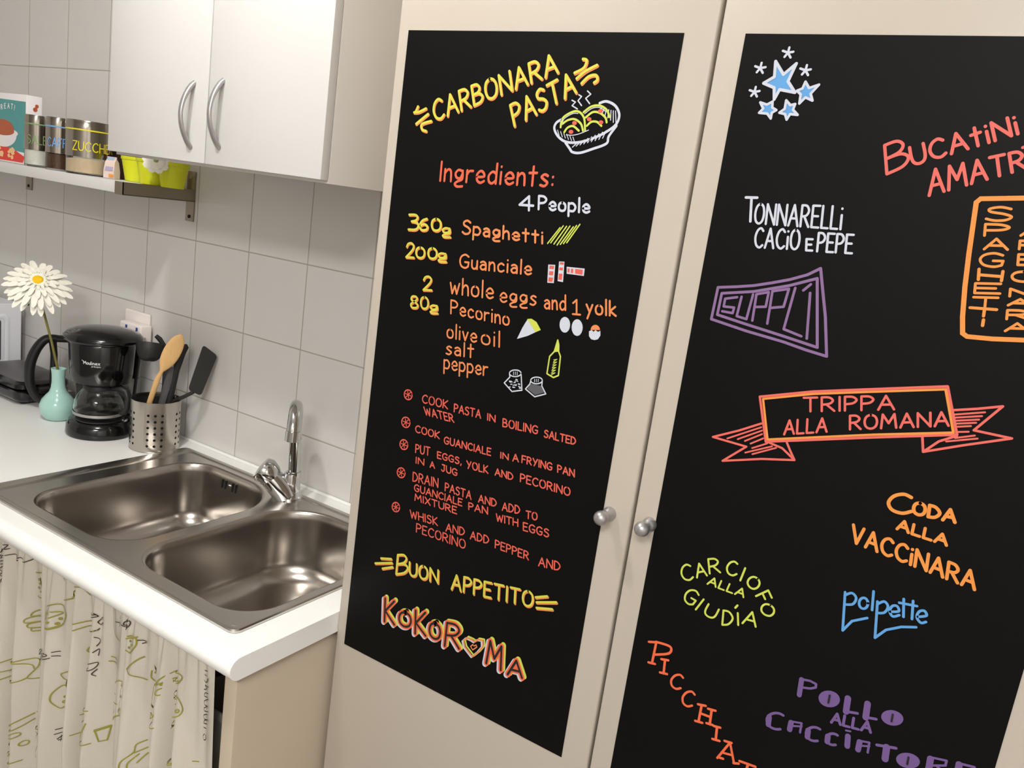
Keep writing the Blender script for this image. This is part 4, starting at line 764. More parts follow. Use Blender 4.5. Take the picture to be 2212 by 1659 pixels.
CURTAIN_GREEN = [
 (1,[(762.7,689.2),(729.0,676.2),(707.3,676.5),(704.3,690.1),(715.8,720.0),(719.1,752.5)]),
 (1,[(719.1,752.5),(736.6,775.0),(763.5,792.3),(774.5,794.6),(780.3,790.8),(773.8,780.0),(768.6,776.3)]),
 (1,[(719.1,752.5),(744.8,768.1),(773.6,782.5)]),
 (1,[(768.5,755.3),(778.1,751.9),(786.7,737.5),(782.4,723.6),(769.9,716.2)]),
 (1,[(739.6,747.7),(739.0,744.9),(737.1,742.0),(734.3,739.5),(730.9,738.0),(727.9,737.7),(725.6,738.7),(724.7,740.8),(725.3,743.7),(727.2,746.6),(730.1,749.0),(733.4,750.6),(736.4,750.8),(738.6,749.8),(739.6,747.7)]),
 (1,[(762.6,749.1),(762.2,746.6),(760.5,744.0),(757.9,741.8),(755.0,740.4),(752.3,740.2),(750.3,741.1),(749.5,743.0),(750.0,745.5),(751.6,748.2),(754.2,750.4),(757.1,751.7),(759.8,752.0),(761.8,751.0),(762.6,749.1)]),
 (1,[(749.2,723.7),(748.6,721.1),(746.7,718.3),(743.8,715.9),(740.5,714.3),(737.5,713.9),(735.3,714.7),(734.4,716.6),(734.9,719.2),(736.8,722.0),(739.7,724.4),(743.0,726.0),(746.1,726.4),(748.3,725.6),(749.2,723.7)]),
 (1,[(725.2,699.6),(724.7,697.4),(723.1,695.0),(720.6,692.9),(717.7,691.5),(715.1,691.1),(713.2,691.8),(712.4,693.4),(712.9,695.7),(714.5,698.1),(717.0,700.2),(719.9,701.5),(722.5,701.9),(724.4,701.2),(725.2,699.6)]),
 (1,[(747.5,701.4),(747.0,699.2),(745.3,696.8),(742.7,694.6),(739.7,693.2),(737.0,692.7),(735.0,693.4),(734.2,695.0),(734.7,697.2),(736.4,699.6),(739.0,701.8),(742.0,703.2),(744.7,703.7),(746.7,703.0),(747.5,701.4)]),
 (1,[(761.5,694.0),(761.1,692.1),(759.5,690.1),(757.2,688.2),(754.6,686.9),(752.2,686.5),(750.5,686.9),(749.7,688.2),(750.2,690.1),(751.7,692.1),(754.0,694.0),(756.7,695.3),(759.1,695.7),(760.8,695.3),(761.5,694.0)]),
 (1,[(781.3,731.8),(781.1,730.5),(780.3,729.2),(779.0,728.1),(777.6,727.4),(776.2,727.3),(775.3,727.7),(774.8,728.7),(775.1,730.0),(775.9,731.3),(777.1,732.4),(778.6,733.1),(779.9,733.2),(780.9,732.7),(781.3,731.8)]),
 (1,[(741.2,761.2),(740.7,760.1),(739.3,758.7),(737.3,757.4),(735.0,756.3),(732.9,755.7),(731.4,755.8),(730.8,756.5),(731.3,757.6),(732.6,759.0),(734.7,760.3),(737.0,761.3),(739.1,761.9),(740.6,761.8),(741.2,761.2)]),
 (1,[(313.6,494.8),(262.5,448.9),(265.1,433.8),(259.0,411.0),(260.8,382.0),(273.6,377.0),(297.9,386.3)]),
 (1,[(262.5,448.9),(285.3,455.2),(314.0,482.2)]),
 (1,[(295.2,447.1),(294.4,444.5),(292.1,441.5),(288.7,438.8),(284.9,436.9),(281.4,436.2),(279.0,436.8),(278.1,438.6),(278.9,441.3),(281.2,444.2),(284.7,446.9),(288.5,448.8),(291.9,449.5),(294.3,448.9),(295.2,447.1)]),
 (1,[(282.9,401.6),(282.2,399.4),(280.3,396.9),(277.5,394.7),(274.4,393.1),(271.5,392.5),(269.5,392.9),(268.8,394.4),(269.4,396.6),(271.4,399.1),(274.2,401.4),(277.3,403.0),(280.1,403.6),(282.1,403.1),(282.9,401.6)]),
 (1,[(305.9,428.1),(305.4,425.5),(303.7,422.9),(301.1,420.6),(298.3,419.1),(295.7,418.8),(293.9,419.7),(293.2,421.6),(293.8,424.2),(295.5,426.9),(298.0,429.2),(300.9,430.6),(303.4,430.9),(305.3,430.0),(305.9,428.1)]),
 (1,[(274.2,418.6),(273.8,417.0),(272.7,415.3),(270.9,413.8),(269.0,412.8),(267.3,412.5),(266.0,413.1),(265.6,414.3),(266.0,415.9),(267.1,417.6),(268.9,419.1),(270.8,420.1),(272.5,420.4),(273.8,419.8),(274.2,418.6)]),
 (1,[(222.4,577.6),(254.9,595.0),(302.3,614.8),(320.5,617.5),(318.4,599.5),(303.4,574.0),(321.7,575.4)]),
 (1,[(223.1,539.3),(255.7,557.2),(287.8,563.8),(303.4,574.0)]),
 (1,[(249.5,591.1),(273.9,586.0),(279.6,572.7),(274.5,561.0)]),
 (1,[(276.2,603.4),(307.8,604.1),(313.3,595.7)]),
 (1,[(222.7,563.3),(244.7,563.5),(253.0,556.0)]),
 (1,[(431.4,762.8),(429.3,751.3),(422.6,739.9),(412.4,731.0),(400.7,726.2),(390.0,726.6),(382.3,732.2),(379.3,741.9),(381.5,753.7),(388.5,765.1),(398.8,774.0),(410.4,778.5),(420.9,777.9),(428.4,772.3),(431.4,762.8)]),
 (1,[(402.8,761.6),(421.9,763.4),(400.9,749.1)]),
 (1,[(389.6,726.9),(404.1,729.3),(420.6,738.1)]),
 (1,[(425.5,790.8),(443.9,799.4),(461.9,810.7),(470.4,823.8),(467.9,827.1),(448.0,811.0),(439.3,796.2)]),
 (1,[(398.6,758.4),(397.2,756.4),(394.4,755.2),(392.9,756.2),(394.2,758.2),(397.1,759.4),(398.6,758.4)]),
 (1,[(420.5,751.2),(419.2,748.9),(416.4,747.7),(414.9,748.9),(416.2,751.2),(419.0,752.4),(420.5,751.2)]),
 (1,[(401.7,740.7),(400.4,738.6),(397.5,737.4),(396.0,738.3),(397.4,740.4),(400.2,741.6),(401.7,740.7)]),
 (1,[(416.2,740.7),(414.8,738.6),(412.0,737.5),(410.5,738.4),(411.9,740.4),(414.7,741.6),(416.2,740.7)]),
 (1,[(396.1,747.2),(395.0,745.2),(392.6,744.3),(391.4,745.3),(392.5,747.3),(394.9,748.2),(396.1,747.2)]),
 (1,[(424.9,637.9),(446.0,648.8),(464.7,652.8),(469.0,642.9),(461.7,615.8),(448.4,594.6),(442.5,618.9),(427.6,630.1),(424.9,637.9)]),
 (1,[(428.3,613.9),(412.0,595.8),(409.4,576.3),(423.2,562.9),(439.5,579.8),(448.2,600.5),(440.5,610.5),(428.3,613.9)]),
 (1,[(454.8,623.0),(453.5,620.4),(450.7,619.1),(449.2,620.5),(450.5,623.1),(453.3,624.4),(454.8,623.0)]),
 (1,[(457.1,613.7),(456.0,611.3),(453.7,610.3),(452.4,611.5),(453.5,613.8),(455.9,614.9),(457.1,613.7)]),
 (1,[(432.7,579.6),(431.3,577.2),(428.5,575.8),(427.0,576.9),(428.3,579.4),(431.2,580.8),(432.7,579.6)]),
 (1,[(434.1,590.9),(433.0,588.8),(430.6,587.7),(429.4,588.7),(430.5,590.8),(432.9,591.9),(434.1,590.9)]),
 (1,[(324.8,727.5),(309.7,717.0),(307.4,708.5),(325.2,715.1)]),
 (1,[(325.2,714.2),(299.8,702.4),(299.1,692.9),(325.6,702.2)]),
 (1,[(325.6,701.3),(302.8,690.8),(304.5,683.0),(326.0,688.8)]),
 (1,[(308.1,684.4),(308.3,676.9),(326.2,682.2)]),
 (1,[(317.3,805.1),(342.2,811.4),(338.1,783.4),(339.8,763.3),(329.0,754.7),(321.4,756.2)]),
 (1,[(349.8,808.3),(345.5,786.2),(344.0,759.0)]),
 (1,[(332.7,796.1),(331.5,794.1),(329.0,793.2),(327.7,794.2),(328.9,796.2),(331.4,797.1),(332.7,796.1)]),
 (1,[(334.5,787.9),(333.3,786.2),(330.8,785.2),(329.5,786.0),(330.7,787.8),(333.2,788.7),(334.5,787.9)]),
 (1,[(329.8,777.3),(328.6,775.3),(326.1,774.3),(324.8,775.4),(326.0,777.4),(328.5,778.3),(329.8,777.3)]),
 (1,[(336.0,770.8),(334.8,769.0),(332.4,768.1),(331.1,768.8),(332.3,770.6),(334.8,771.5),(336.0,770.8)]),
 (1,[(317.2,498.1),(332.1,492.6),(353.0,488.5),(374.0,478.3),(395.0,458.0)]),
 (1,[(353.0,489.5),(378.3,497.8),(393.5,497.5)]),
 (1,[(345.5,483.2),(350.4,490.4),(358.1,491.0)]),
 (0,[(492.6,607.9),(513.2,612.6),(533.5,615.5)]),
 (0,[(489.4,579.6),(507.8,584.0),(523.6,589.3)]),
 (1,[(532.6,590.1),(526.9,569.6),(525.8,546.7),(539.4,549.1)]),
 (0,[(484.2,541.0),(502.8,544.2),(525.8,548.2)]),
 (0,[(542.5,575.8),(564.2,587.4),(559.3,556.2),(548.3,552.1),(542.5,575.8)]),
 (0,[(542.6,572.9),(564.3,585.1)]),
 (0,[(477.7,767.2),(502.3,775.8)]),
 (0,[(513.9,767.9),(540.0,777.2)]),
 (1,[(478.4,754.6),(496.2,763.4),(500.8,761.0)]),
 (1,[(600.9,700.0),(610.8,710.1),(621.3,710.7),(619.7,703.0),(628.1,702.6),(626.9,689.5),(619.0,681.6),(627.6,678.7),(628.4,666.4),(616.6,653.7),(621.2,647.4),(609.0,638.7),(603.2,628.8),(594.6,628.9)]),
 (1,[(597.7,681.6),(606.3,681.4)]),
 (1,[(598.8,665.1),(611.7,664.1)]),
 (1,[(597.4,653.1),(604.2,647.8),(600.5,637.5)]),
 (1,[(681.4,619.3),(665.8,607.2),(662.8,591.4),(649.4,573.1),(648.5,555.6)]),
 (1,[(682.5,604.3),(662.9,590.0)]),
 (1,[(671.2,590.0),(657.9,571.8),(656.6,559.9)]),
 (1,[(683.3,593.4),(668.4,571.5)]),
 (1,[(562.8,832.1),(575.6,831.7),(574.3,818.9),(573.5,796.6),(576.6,781.3),(587.4,777.6),(597.9,779.2)]),
 (1,[(564.6,730.2),(577.5,731.6),(586.7,721.6),(581.2,705.2),(592.7,693.4)]),
 (1,[(560.8,720.1),(575.9,722.5),(582.8,714.3),(581.4,702.4)]),
 (1,[(589.1,717.1),(596.9,729.0),(600.7,736.2)]),
 (1,[(635.5,807.3),(653.3,813.4),(656.4,798.5),(645.5,780.4),(635.2,781.4)]),
 (0,[(633.7,802.5),(657.3,813.7)]),
 (1,[(644.0,801.4),(643.1,799.6),(641.1,798.8),(640.1,799.7),(641.0,801.5),(642.9,802.3),(644.0,801.4)]),
 (1,[(650.4,797.4),(649.5,795.6),(647.5,794.7),(646.4,795.7),(647.3,797.5),(649.3,798.3),(650.4,797.4)]),
 (1,[(642.9,788.8),(642.0,787.2),(640.0,786.4),(638.9,787.1),(639.8,788.6),(641.8,789.5),(642.9,788.8)]),
 (1,[(641.5,748.7),(650.2,741.6),(664.8,737.3),(678.8,738.2)]),
 (1,[(641.5,748.7),(658.4,769.8),(669.8,778.8)]),
 (1,[(687.3,758.2),(686.3,744.3),(696.8,736.9),(703.7,749.5),(706.1,769.3),(712.5,788.1)]),
 (1,[(695.3,756.4),(694.5,754.7),(692.6,753.8),(691.5,754.7),(692.4,756.5),(694.3,757.4),(695.3,756.4)]),
 (1,[(699.7,750.4),(698.9,748.6),(697.0,747.7),(695.9,748.6),(696.8,750.4),(698.7,751.3),(699.7,750.4)]),
 (1,[(704.5,765.9),(703.6,764.1),(701.7,763.3),(700.7,764.2),(701.5,766.0),(703.4,766.8),(704.5,765.9)]),
 (1,[(758.2,626.6),(764.1,625.6),(789.8,637.0),(818.8,646.0)]),
 (1,[(758.2,626.6),(771.2,632.0),(793.3,639.9)]),
 (1,[(474.2,839.3),(483.3,838.6),(492.8,828.3),(499.5,828.1),(508.0,836.9),(492.5,833.7)]),
 (1,[(219.0,759.6),(223.5,750.5)]),
 (1,[(496.0,721.9),(492.0,711.5),(496.9,705.0)]),
]
CURTAIN_WORDS = [
 (1,[(330.1,640.1),(350.2,647.3),(362.4,661.7),(358.3,662.3),(352.7,648.4),(360.6,641.1),(363.6,656.1)]),
 (1,[(377.3,661.5),(401.6,671.9),(396.5,675.7),(383.1,667.5),(387.3,660.9),(406.6,668.1)]),
 (1,[(408.6,680.0),(421.4,684.0)]),
 (1,[(408.9,672.1),(421.9,674.1)]),
 (1,[(231.3,814.2),(249.8,819.3),(252.6,812.8),(260.5,811.1),(270.8,816.3),(273.3,821.7),(280.9,825.9),(291.4,820.8),(304.0,826.8),(313.9,833.9)]),
 (1,[(222.9,833.9),(233.6,836.1),(228.4,826.8),(236.4,828.9)]),
 (0,[(416.1,844.4),(423.1,844.2)]),
 (0,[(419.0,831.3),(423.8,828.8)]),
 (1,[(517.4,801.6),(533.9,806.8),(538.4,804.4),(533.8,809.5)]),
 (1,[(529.9,801.0),(538.5,803.4)]),
 (1,[(551.4,806.9),(539.1,793.6),(544.6,788.9),(552.0,796.1)]),
 (1,[(513.9,769.2),(535.7,775.4),(542.0,780.8)]),
 (1,[(536.4,763.1),(545.4,758.5),(539.6,746.1)]),
 (1,[(535.9,733.3),(544.2,741.1),(542.8,727.8)]),
 (1,[(513.5,691.5),(535.6,699.0),(543.6,713.9),(530.5,709.6)]),
 (1,[(542.2,700.5),(536.0,690.6),(540.7,686.4)]),
 (0,[(581.3,808.0),(593.7,811.7)]),
 (1,[(599.9,812.9),(607.0,813.1),(608.9,822.0),(601.8,829.9),(609.3,829.7)]),
 (1,[(612.1,817.9),(618.5,815.1),(630.7,817.4),(632.0,828.7),(617.8,825.6),(616.2,818.2),(634.3,824.3),(635.6,835.5),(621.6,831.2)]),
 (1,[(838.1,712.8),(833.4,705.2),(837.4,701.4),(844.1,706.6),(842.3,713.6)]),
 (0,[(833.7,722.3),(842.3,725.3)]),
 (1,[(845.0,734.9),(833.0,729.8),(836.0,736.4),(844.4,741.8),(834.0,738.1),(831.7,743.4),(841.7,750.9)]),
 (1,[(843.0,756.1),(832.7,752.2),(831.3,756.2),(840.5,764.4),(833.5,763.6),(831.2,769.0),(841.0,777.5)]),
 (1,[(839.0,780.4),(830.3,778.4),(833.2,785.3),(840.1,787.3)]),
 (1,[(827.6,788.4),(836.0,794.3),(832.0,798.8),(839.1,798.3)]),
 (1,[(827.8,805.8),(834.9,805.2),(837.8,812.9)]),
 (1,[(828.6,816.3),(833.9,816.2)]),
 (0,[(827.9,823.6),(834.8,825.5)]),
 (1,[(416.8,515.2),(446.6,528.4),(432.7,510.7),(419.6,494.9)]),
 (0,[(415.7,504.8),(442.1,519.1)]),
 (1,[(439.4,524.9),(445.1,507.7),(438.0,501.0),(421.2,493.2)]),
 (1,[(444.3,525.7),(463.3,532.1),(461.3,523.4),(444.7,515.2),(463.8,520.1),(457.0,510.6),(440.4,502.2)]),
 (0,[(477.0,544.9),(475.2,531.9)]),
 (0,[(224.0,492.6),(230.7,492.5)]),
 (0,[(706.3,843.3),(710.6,837.3)]),
 (0,[(757.1,846.5),(768.1,847.3)]),
 (1,[(657.8,807.2),(673.6,808.6),(664.2,801.9)]),
]
# ------------------------------------------------------------------ room shell
XL, XR, YF, ZC = -1.35, 3.3, -3.0, 2.7
struct('wall_back', MB().box((XL, 0, 0), (XR, .08, ZC)), M['tile'])
struct('wall_left', MB().box((XL-.08, YF, 0), (XL, .08, ZC)), M['plaster'])
struct('wall_right', MB().box((XR, YF, 0), (XR+.08, .08, ZC)), M['plaster'])
struct('wall_front', MB().box((XL-.08, YF-.08, 0), (XR+.08, YF, ZC)), M['dimwall'])
struct('floor', MB().box((XL-.08, YF-.08, -.06), (XR+.08, .08, 0)), M['floor'])
struct('ceiling', MB().box((XL-.08, YF-.08, ZC), (XR+.08, .08, ZC+.06)), M['ceil'])
lamp = thing('ceiling_lamp', 'ceiling lamp with a bare round bulb over the worktop', 'lamp', (LAMP[0], LAMP[1], ZC))
MB().lathe([(.0, -.03), (.045, -.028), (.055, -.004), (.055, 0)], (LAMP[0], LAMP[1], ZC), cap0=False).build('canopy', M['softwhite'], lamp)
MB().tube([(LAMP[0], LAMP[1], ZC-.028), (LAMP[0], LAMP[1], 2.655)], .008).build('rod', M['softwhite'], lamp)
MB().sphere((LAMP[0], LAMP[1], 2.652), .030).build('bulb', M['bulb'], lamp)
pan = thing('fill_light_fixture', 'added ceiling fill light fixture, unseen behind the camera', 'lamp', (2.1, -2.55, ZC))  # unseen fixture made up to carry the fill light
MB().box((1.64, -2.81, 2.672), (2.56, -2.29, 2.70), .006).build('housing', M['softwhite'], pan)
MB().box((1.66, -2.79, 2.666), (2.54, -2.31, 2.672)).build('diffuser', M['panel'], pan)

# ------------------------------------------------------------------ worktop and base
CT = .900
mb = MB()
xs = (XL+.002, .932)
mb.box((xs[0], -.522, .862), (.095, -.002, CT)); mb.box((.858, -.522, .862), (xs[1], -.002, CT))
mb.box((.095, -.068, .862), (.858, -.002, CT)); mb.box((.095, -.5225, .862), (.858, -.522, CT))
prof = [(-.522, .862)] + [(-.583+.019*math.cos(t), .881+.019*math.sin(t)) for t in [-math.pi/2 - math.pi*i/14 for i in range(15)]] + [(-.522, CT)]
mb.rings([[(x, a, b) for a, b in prof] for x in xs])
worktop = tag(mb.build('worktop', M['counter'], None, 35), 'white laminate worktop with a rounded front edge under the sink', 'worktop')
tag(MB().rings([[(x, -.002-.005*math.cos(t), CT+.0005+.005*math.sin(t)) for t in [0, .5, 1.0, 1.57]]+[(x, -.001, CT+.0005)] for x in (XL+.003, .930)]).build('sealing_bead', M['counter'], worktop, 40), 'pale sealant bead along the tiles')
base = thing('base_cabinet', 'beige base cabinet with open front under the worktop', 'cabinet', (.3, -.29, 0))
MB().box((.892, -.576, .002), (.920, -.004, .8615), .0015).build('side_panel', M['carcass'], base)
MB().box((-.30, -.576, .002), (-.272, -.004, .8615), .0015).build('side_panel', M['carcass'], base)
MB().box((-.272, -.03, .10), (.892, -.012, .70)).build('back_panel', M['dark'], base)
MB().box((-.272, -.55, .08), (.892, -.03, .10)).build('bottom_shelf', M['carcass'], base)
MB().box((XL+.01, -.57, .002), (-.302, -.01, .8615), .0015).build('cupboard_unit', M['carcass'], base)
LEV = ('lowest', 'second from the bottom', 'third from the bottom', 'topmost')
for i in range(4):
    z = .102+.157*i; mb = MB()
    x0, x1, y0, y1 = .735, .886, -.525, -.33
    h = .138
    mb.rings([[(a+(b-a)*.0, c, zz) for a, b, c in ((x0+d, 0, y0+d), (x1-d, 0, y0+d), (x1-d, 0, y1-d), (x0+d, 0, y1-d))] for d, zz in ((.014, z), (.006, z+h), (.0, z+h), (.0, z+h+.014), (.004, z+h+.014), (.006, z+h), (.018, z+.006))])
    tag(mb.build('storage_bin', M['crate'], None, 30), 'grey plastic storage bin behind the curtain, %s of the stack' % LEV[i], 'storage bin', 'grey bins stacked under the sink')

# curtain ------------------------------------------------------------
CX0, CX1 = -.262, .847
def cy(x, z):
    t = max(0, min(1, (.862-z)/.35)); 
    f = math.sin(2*math.pi*x/.082+1.6*math.sin(2*math.pi*x/.247)+.5); f = f*.8+.2*math.sin(2*math.pi*x/.041+.8)
    g = math.sin(2*math.pi*x/.0255+1.1*math.sin(2*math.pi*x/.09))
    e = max(0, min(1, (CX1-x)/.07))
    return -.560 - .001*t + (f*(.002+.0250*t**.7) + g*.0042*(1-t)**2 + .0015*math.sin(x*37+z*21)*t)*(.25+.75*e)
mb = MB(); NX, NZ = 640, 46
grid = [[mb.v((CX0+(CX1-CX0)*i/NX + (.016*((.862-z)/.25)*(i/NX)**12 if z > .612 else .016*(i/NX)**12), cy(CX0+(CX1-CX0)*i/NX, z), z)) for i in range(NX+1)] for z in [.8605-.80*j/NZ for j in range(NZ+1)]]
for j in range(NZ):
    for i in range(NX): mb.face([grid[j][i], grid[j+1][i], grid[j+1][i+1], grid[j][i+1]])
cur = thing('cafe_curtain', 'gathered cream cotton curtain with green food drawings under the worktop', 'curtain', (.3, -.565, .06))
o = mb.build('cloth', M['cloth'], cur, 180)
sm_ = o.modifiers.new('thickness', 'SOLIDIFY'); sm_.thickness = .0006; sm_.offset = 0
def on_cloth(p):
    x, z = p; return (x, cy(x, z)-.0036, z)
def prints(data, name, m, wmm, near, lbl):
    items = []
    for sm, pts in list(data)+[(s, [(a-640, b) for a, b in p]) for s, p in data if min(a for a, b in p) > 420]:
        p = [(a/1000, b/1000) for a, b in pts]
        if sm: p = catmull(p, 5)
        q = [p[0]]
        for a, b in zip(p, p[1:]):
            k = max(1, int(math.hypot(b[0]-a[0], b[1]-a[1])/.003))
            q += [(a[0]+(b[0]-a[0])*i/k, a[1]+(b[1]-a[1])*i/k) for i in range(1, k+1)]
        q = [a for a in q if CX0 < a[0] < CX1-.002 and a[1] < .86]
        if len(q) > 1: items.append(q)
    groups = []                                     # strokes that lie close together make one printed motif
    for q in items:
        hit = [g for g in groups if any(abs(a[0]-c[0]) < near and abs(a[1]-c[1]) < near for s in g for a in s[::2] for c in q[::2])]
        new = [q]
        for g in hit: new += g; groups.remove(g)
        groups.append(new)
    for g in groups:
        mb = MB()
        for q in g: ribbon(mb, q, wmm/1000, on_cloth)
        tag(mb.build(name, m, cur, 0), lbl)
prints(CURTAIN_GREEN, 'food_print', M['printgreen'], 2.0, .009, 'olive green printed food outline')
prints(CURTAIN_WORDS, 'word_print', M['printblack'], 1.6, .013, 'dark printed handwriting')

# ------------------------------------------------------------------ sink
def rrect(x0, x1, y0, y1, rads, n=10):
    """corner radii: front-left, front-right, back-right, back-left"""
    o = []
    for (cx, cy_, r, a) in ((x0+rads[0], y0+rads[0], rads[0], math.pi), (x1-rads[1], y0+rads[1], rads[1], 1.5*math.pi), (x1-rads[2], y1-rads[2], rads[2], 0), (x0+rads[3], y1-rads[3], rads[3], .5*math.pi)):
        o += [(cx+r*math.cos(a+.5*math.pi*i/n), cy_+r*math.sin(a+.5*math.pi*i/n)) for i in range(n+1)]
    return o
sink = thing('sink', 'double-bowl stainless steel inset sink in the white worktop', 'sink', (.476, -.30, CT))
SX0, SX1, SY0, SY1 = .078, .876, -.551, -.050
BOWLS = [((.166, .489, -.506, -.086), (.075, .085, .135, .075)), ((.527, .850, -.510, -.090), (.085, .075, .075, .115))]
ZD = CT+.0035
def insetrect(b, d):
    (x0, x1, y0, y1), r = b; return rrect(x0+d, x1-d, y0+d, y1-d, [max(.004, q-d) for q in r])
mb = MB()
t = bmesh.new()
def loop(pts, z):
    vs = [t.verts.new((x, y, z)) for x, y in pts]; return [t.edges.new((vs[i], vs[(i+1) % len(vs)])) for i in range(len(vs))]
def deckrect(d, r): return rrect(SX0+d, SX1-d, SY0+d, SY1-d, [r]*4, 5)
E_ = loop(rrect(SX0+.036, SX1-.0155, SY0+.0155, SY1-.0155, [.012]*4, 5), ZD)
for b in BOWLS: E_ += loop(insetrect(b, -.006), ZD)
bmesh.ops.triangle_fill(t, use_beauty=True, use_dissolve=False, edges=E_)
mb.merge(t)
# rolled outer rim and the little step down to the drip deck
rim = [(.0, .0008, 0), (.0, .004, 0), (.002, .0062, 0), (.006, .0065, 0), (.010, .0062, 0), (.0125, .005, 0), (.0155, .0035, 1)]
def rimloop(d, z, k):
    return [(x, y, CT+z) for x, y in (rrect(SX0+.036, SX1-.0155, SY0+.0155, SY1-.0155, [.012]*4, 5) if k else rrect(SX0+d, SX1-d, SY0+d, SY1-d, [max(.004, .016-d)]*4, 5))]
wide = [(x, y, CT+.0062) for x, y in rrect(SX0+.030, SX1-.0125, SY0+.0125, SY1-.0125, [.012]*4, 5)]
R_ = [rimloop(d, z, 0) for d, z, k in rim[:5]] + [wide, rimloop(0, .0035, 1)]
mb.rings(R_, False, False)
tag(mb.build('drip_deck', M['steel'], sink, 35), 'brushed steel rim and drip deck')
for b in BOWLS:
    mb = MB(); L_ = []
    for d, z in ((-.006, 0), (-.003, -.0006), (0, -.003), (.002, -.007), (.004, -.020), (.008, -.060), (.013, -.110)): L_.append([(x, y, ZD+z) for x, y in insetrect(b, d)])
    for i in range(1, 9):
        a = i/8*math.pi/2; L_.append([(x, y, ZD-.110-.045*math.sin(a)) for x, y in insetrect(b, .013+.045*(1-math.cos(a)))])
    (x0, x1, y0, y1), _ = b; cx, cy_ = (x0+x1)/2, (y0+y1)/2
    last = insetrect(b, .058)
    for k in (.6, .2): L_.append([(cx+(x-cx)*k, cy_+(y-cy_)*k, ZD-.155-.004*(1-k)) for x, y in last])
    mb.rings(L_, False, True)
    bowl = mb.build('bowl', M['bowl'], sink, 60)
    tag(bowl, 'left sink bowl with overflow slots' if b is BOWLS[0] else 'right sink bowl')
    if b is BOWLS[0]:
        for i, xx in enumerate((.272, .284, .296, .308, .320)):
            if i == 2: MB().tube([(xx, -.0905, .874), (xx, -.0945, .874)], .004, n=12).build('overflow_screw', M['chrome'], bowl)
            else: MB().box((xx-.0022, -.0935, .863), (xx+.0022, -.0905, .884), .001).build('overflow_slot', M['dark'], bowl)
# ------------------------------------------------------------------ tap
tap = thing('mixer_tap', 'chrome single-lever mixer tap with a short gooseneck spout behind the sink bowls', 'tap', (.485, -.088, ZD))
MB().lathe([(.027, .0), (.027, .004), (.023, .008), (.0215, .02), (.019, .05), (.017, .058)], (.490, -.080, ZD)).lathe([(.026, 0), (.024, .006), (.0, .0065)], (.482, -.088, ZD)).build('base', M['chrome'], tap)
MB().tube([(.486, -.090, ZD+.002), (.480, -.095, .920), (.468, -.106, .938), (.459, -.114, .949)], [.0265, .0275, .0265, .025], n=24).build('body', M['chrome'], tap)
lev = MB(); lev.tube([(.462, -.111, .945), (.456, -.116, .955), (.448, -.1235, .966), (.442, -.129, .972), (.4405, -.1305, .9735)], [.0235, .029, .031, .026, .002], n=28)
lever = lev.build('lever', M['chrome'], tap)
MB().tube([(.449, -.1365, .950), (.4462, -.1412, .9485)], [.005, .0045], n=12).build('lever_button', M['dark'], lever)
sp = [(.4925, -.0765, .958), (.4915, -.0775, 1.00), (.490, -.079, 1.06), (.4905, -.081, 1.085)]
for i in range(1, 11):
    a = math.pi*i/10*.92; u = .5-.5*math.cos(a)
    sp.append((.4905+.066*u, -.081-.072*u, 1.080+.052*math.sin(a)))
sp.append((.5560, -.1525, 1.083))
MB().tube(sp, .0135, n=20).build('spout', M['chrome'], tap)
MB().tube([(.5560, -.1520, 1.090), (.5563, -.1535, 1.068)], .0152, n=20).build('aerator', M['chrome'], tap)
MB().tube([(.4925, -.0765, .952), (.4922, -.077, .966)], .0165, n=20).build('spout_collar', M['chrome'], tap)

# ------------------------------------------------------------------ wall cupboard
UX0, UX1, UZ0, UZ1, UY = .172, .775, 1.614, 2.33, -.352
wc = thing('wall_cupboard', 'white two-door wall cupboard with bow handles above the sink', 'cupboard', (.474, 0, UZ0))
MB().box((UX0, -.3325, UZ0-.004), (UX1, -.001, UZ1), .001).build('carcass', M['side'], wc)
for k, (a, b) in enumerate(((UX0+.0005, .4752), (.4778, UX1))):
    d = MB().box((a, UY, UZ0+.001), (b, UY+.018, UZ1-.002), .0012).build('door', M['white'], wc)
    hx = .4345 if k == 0 else .5145
    z0, z1 = (1.640, 1.757) if k == 0 else (1.646, 1.764)
    pts = []; rad = []
    for i in range(25):
        s = i/24; a_ = math.sin(math.pi*s)
        pts.append((hx, UY+.002-.027*a_**.75, z0+(z1-z0)*s)); rad.append(.0062-.0012*a_)
    MB().tube(pts, rad, n=14, flat=.75, up=(1, 0, 0)).build('handle', M['nickel'], d)

# ------------------------------------------------------------------ tall cupboard
DY = -.376
tc_ = thing('tall_cupboard', 'tall cream pantry cupboard with two chalkboard doors', 'cupboard', (1.43, 0, 0))
MB().box((.935, -.3555, .002), (1.932, -.001, 2.25), .001).build('carcass', M['carcass'], tc_)
for k, (a, b) in enumerate(((.9325, 1.4250), (1.4295, 1.934))):
    d = MB().box((a, DY, .09), (b, DY+.019, 2.22), .0035 if k == 0 else .002, 3).build('door', M['cream'], tc_)
    kx, kz = (1.394, 1.2295) if k == 0 else (1.4525, 1.2335)
    kb = MB(); c0 = (kx, DY, kz)
    prof = [(.0098, 0), (.0098, .003), (.0090, .0065), (.0070, .0095), (.0052, .0115), (.0050, .018)]
    kb.rings([[(kx+r*math.cos(t), DY-h, kz+r*math.sin(t)) for t in [2*math.pi*i/20 for i in range(20)]] for r, h in prof])
    stem = kb.build('knob_stem', M['nickel'], d)
    MB().sphere((kx, DY-.0265, kz), .0102, 28, 18).build('knob', M['nickel'], d)

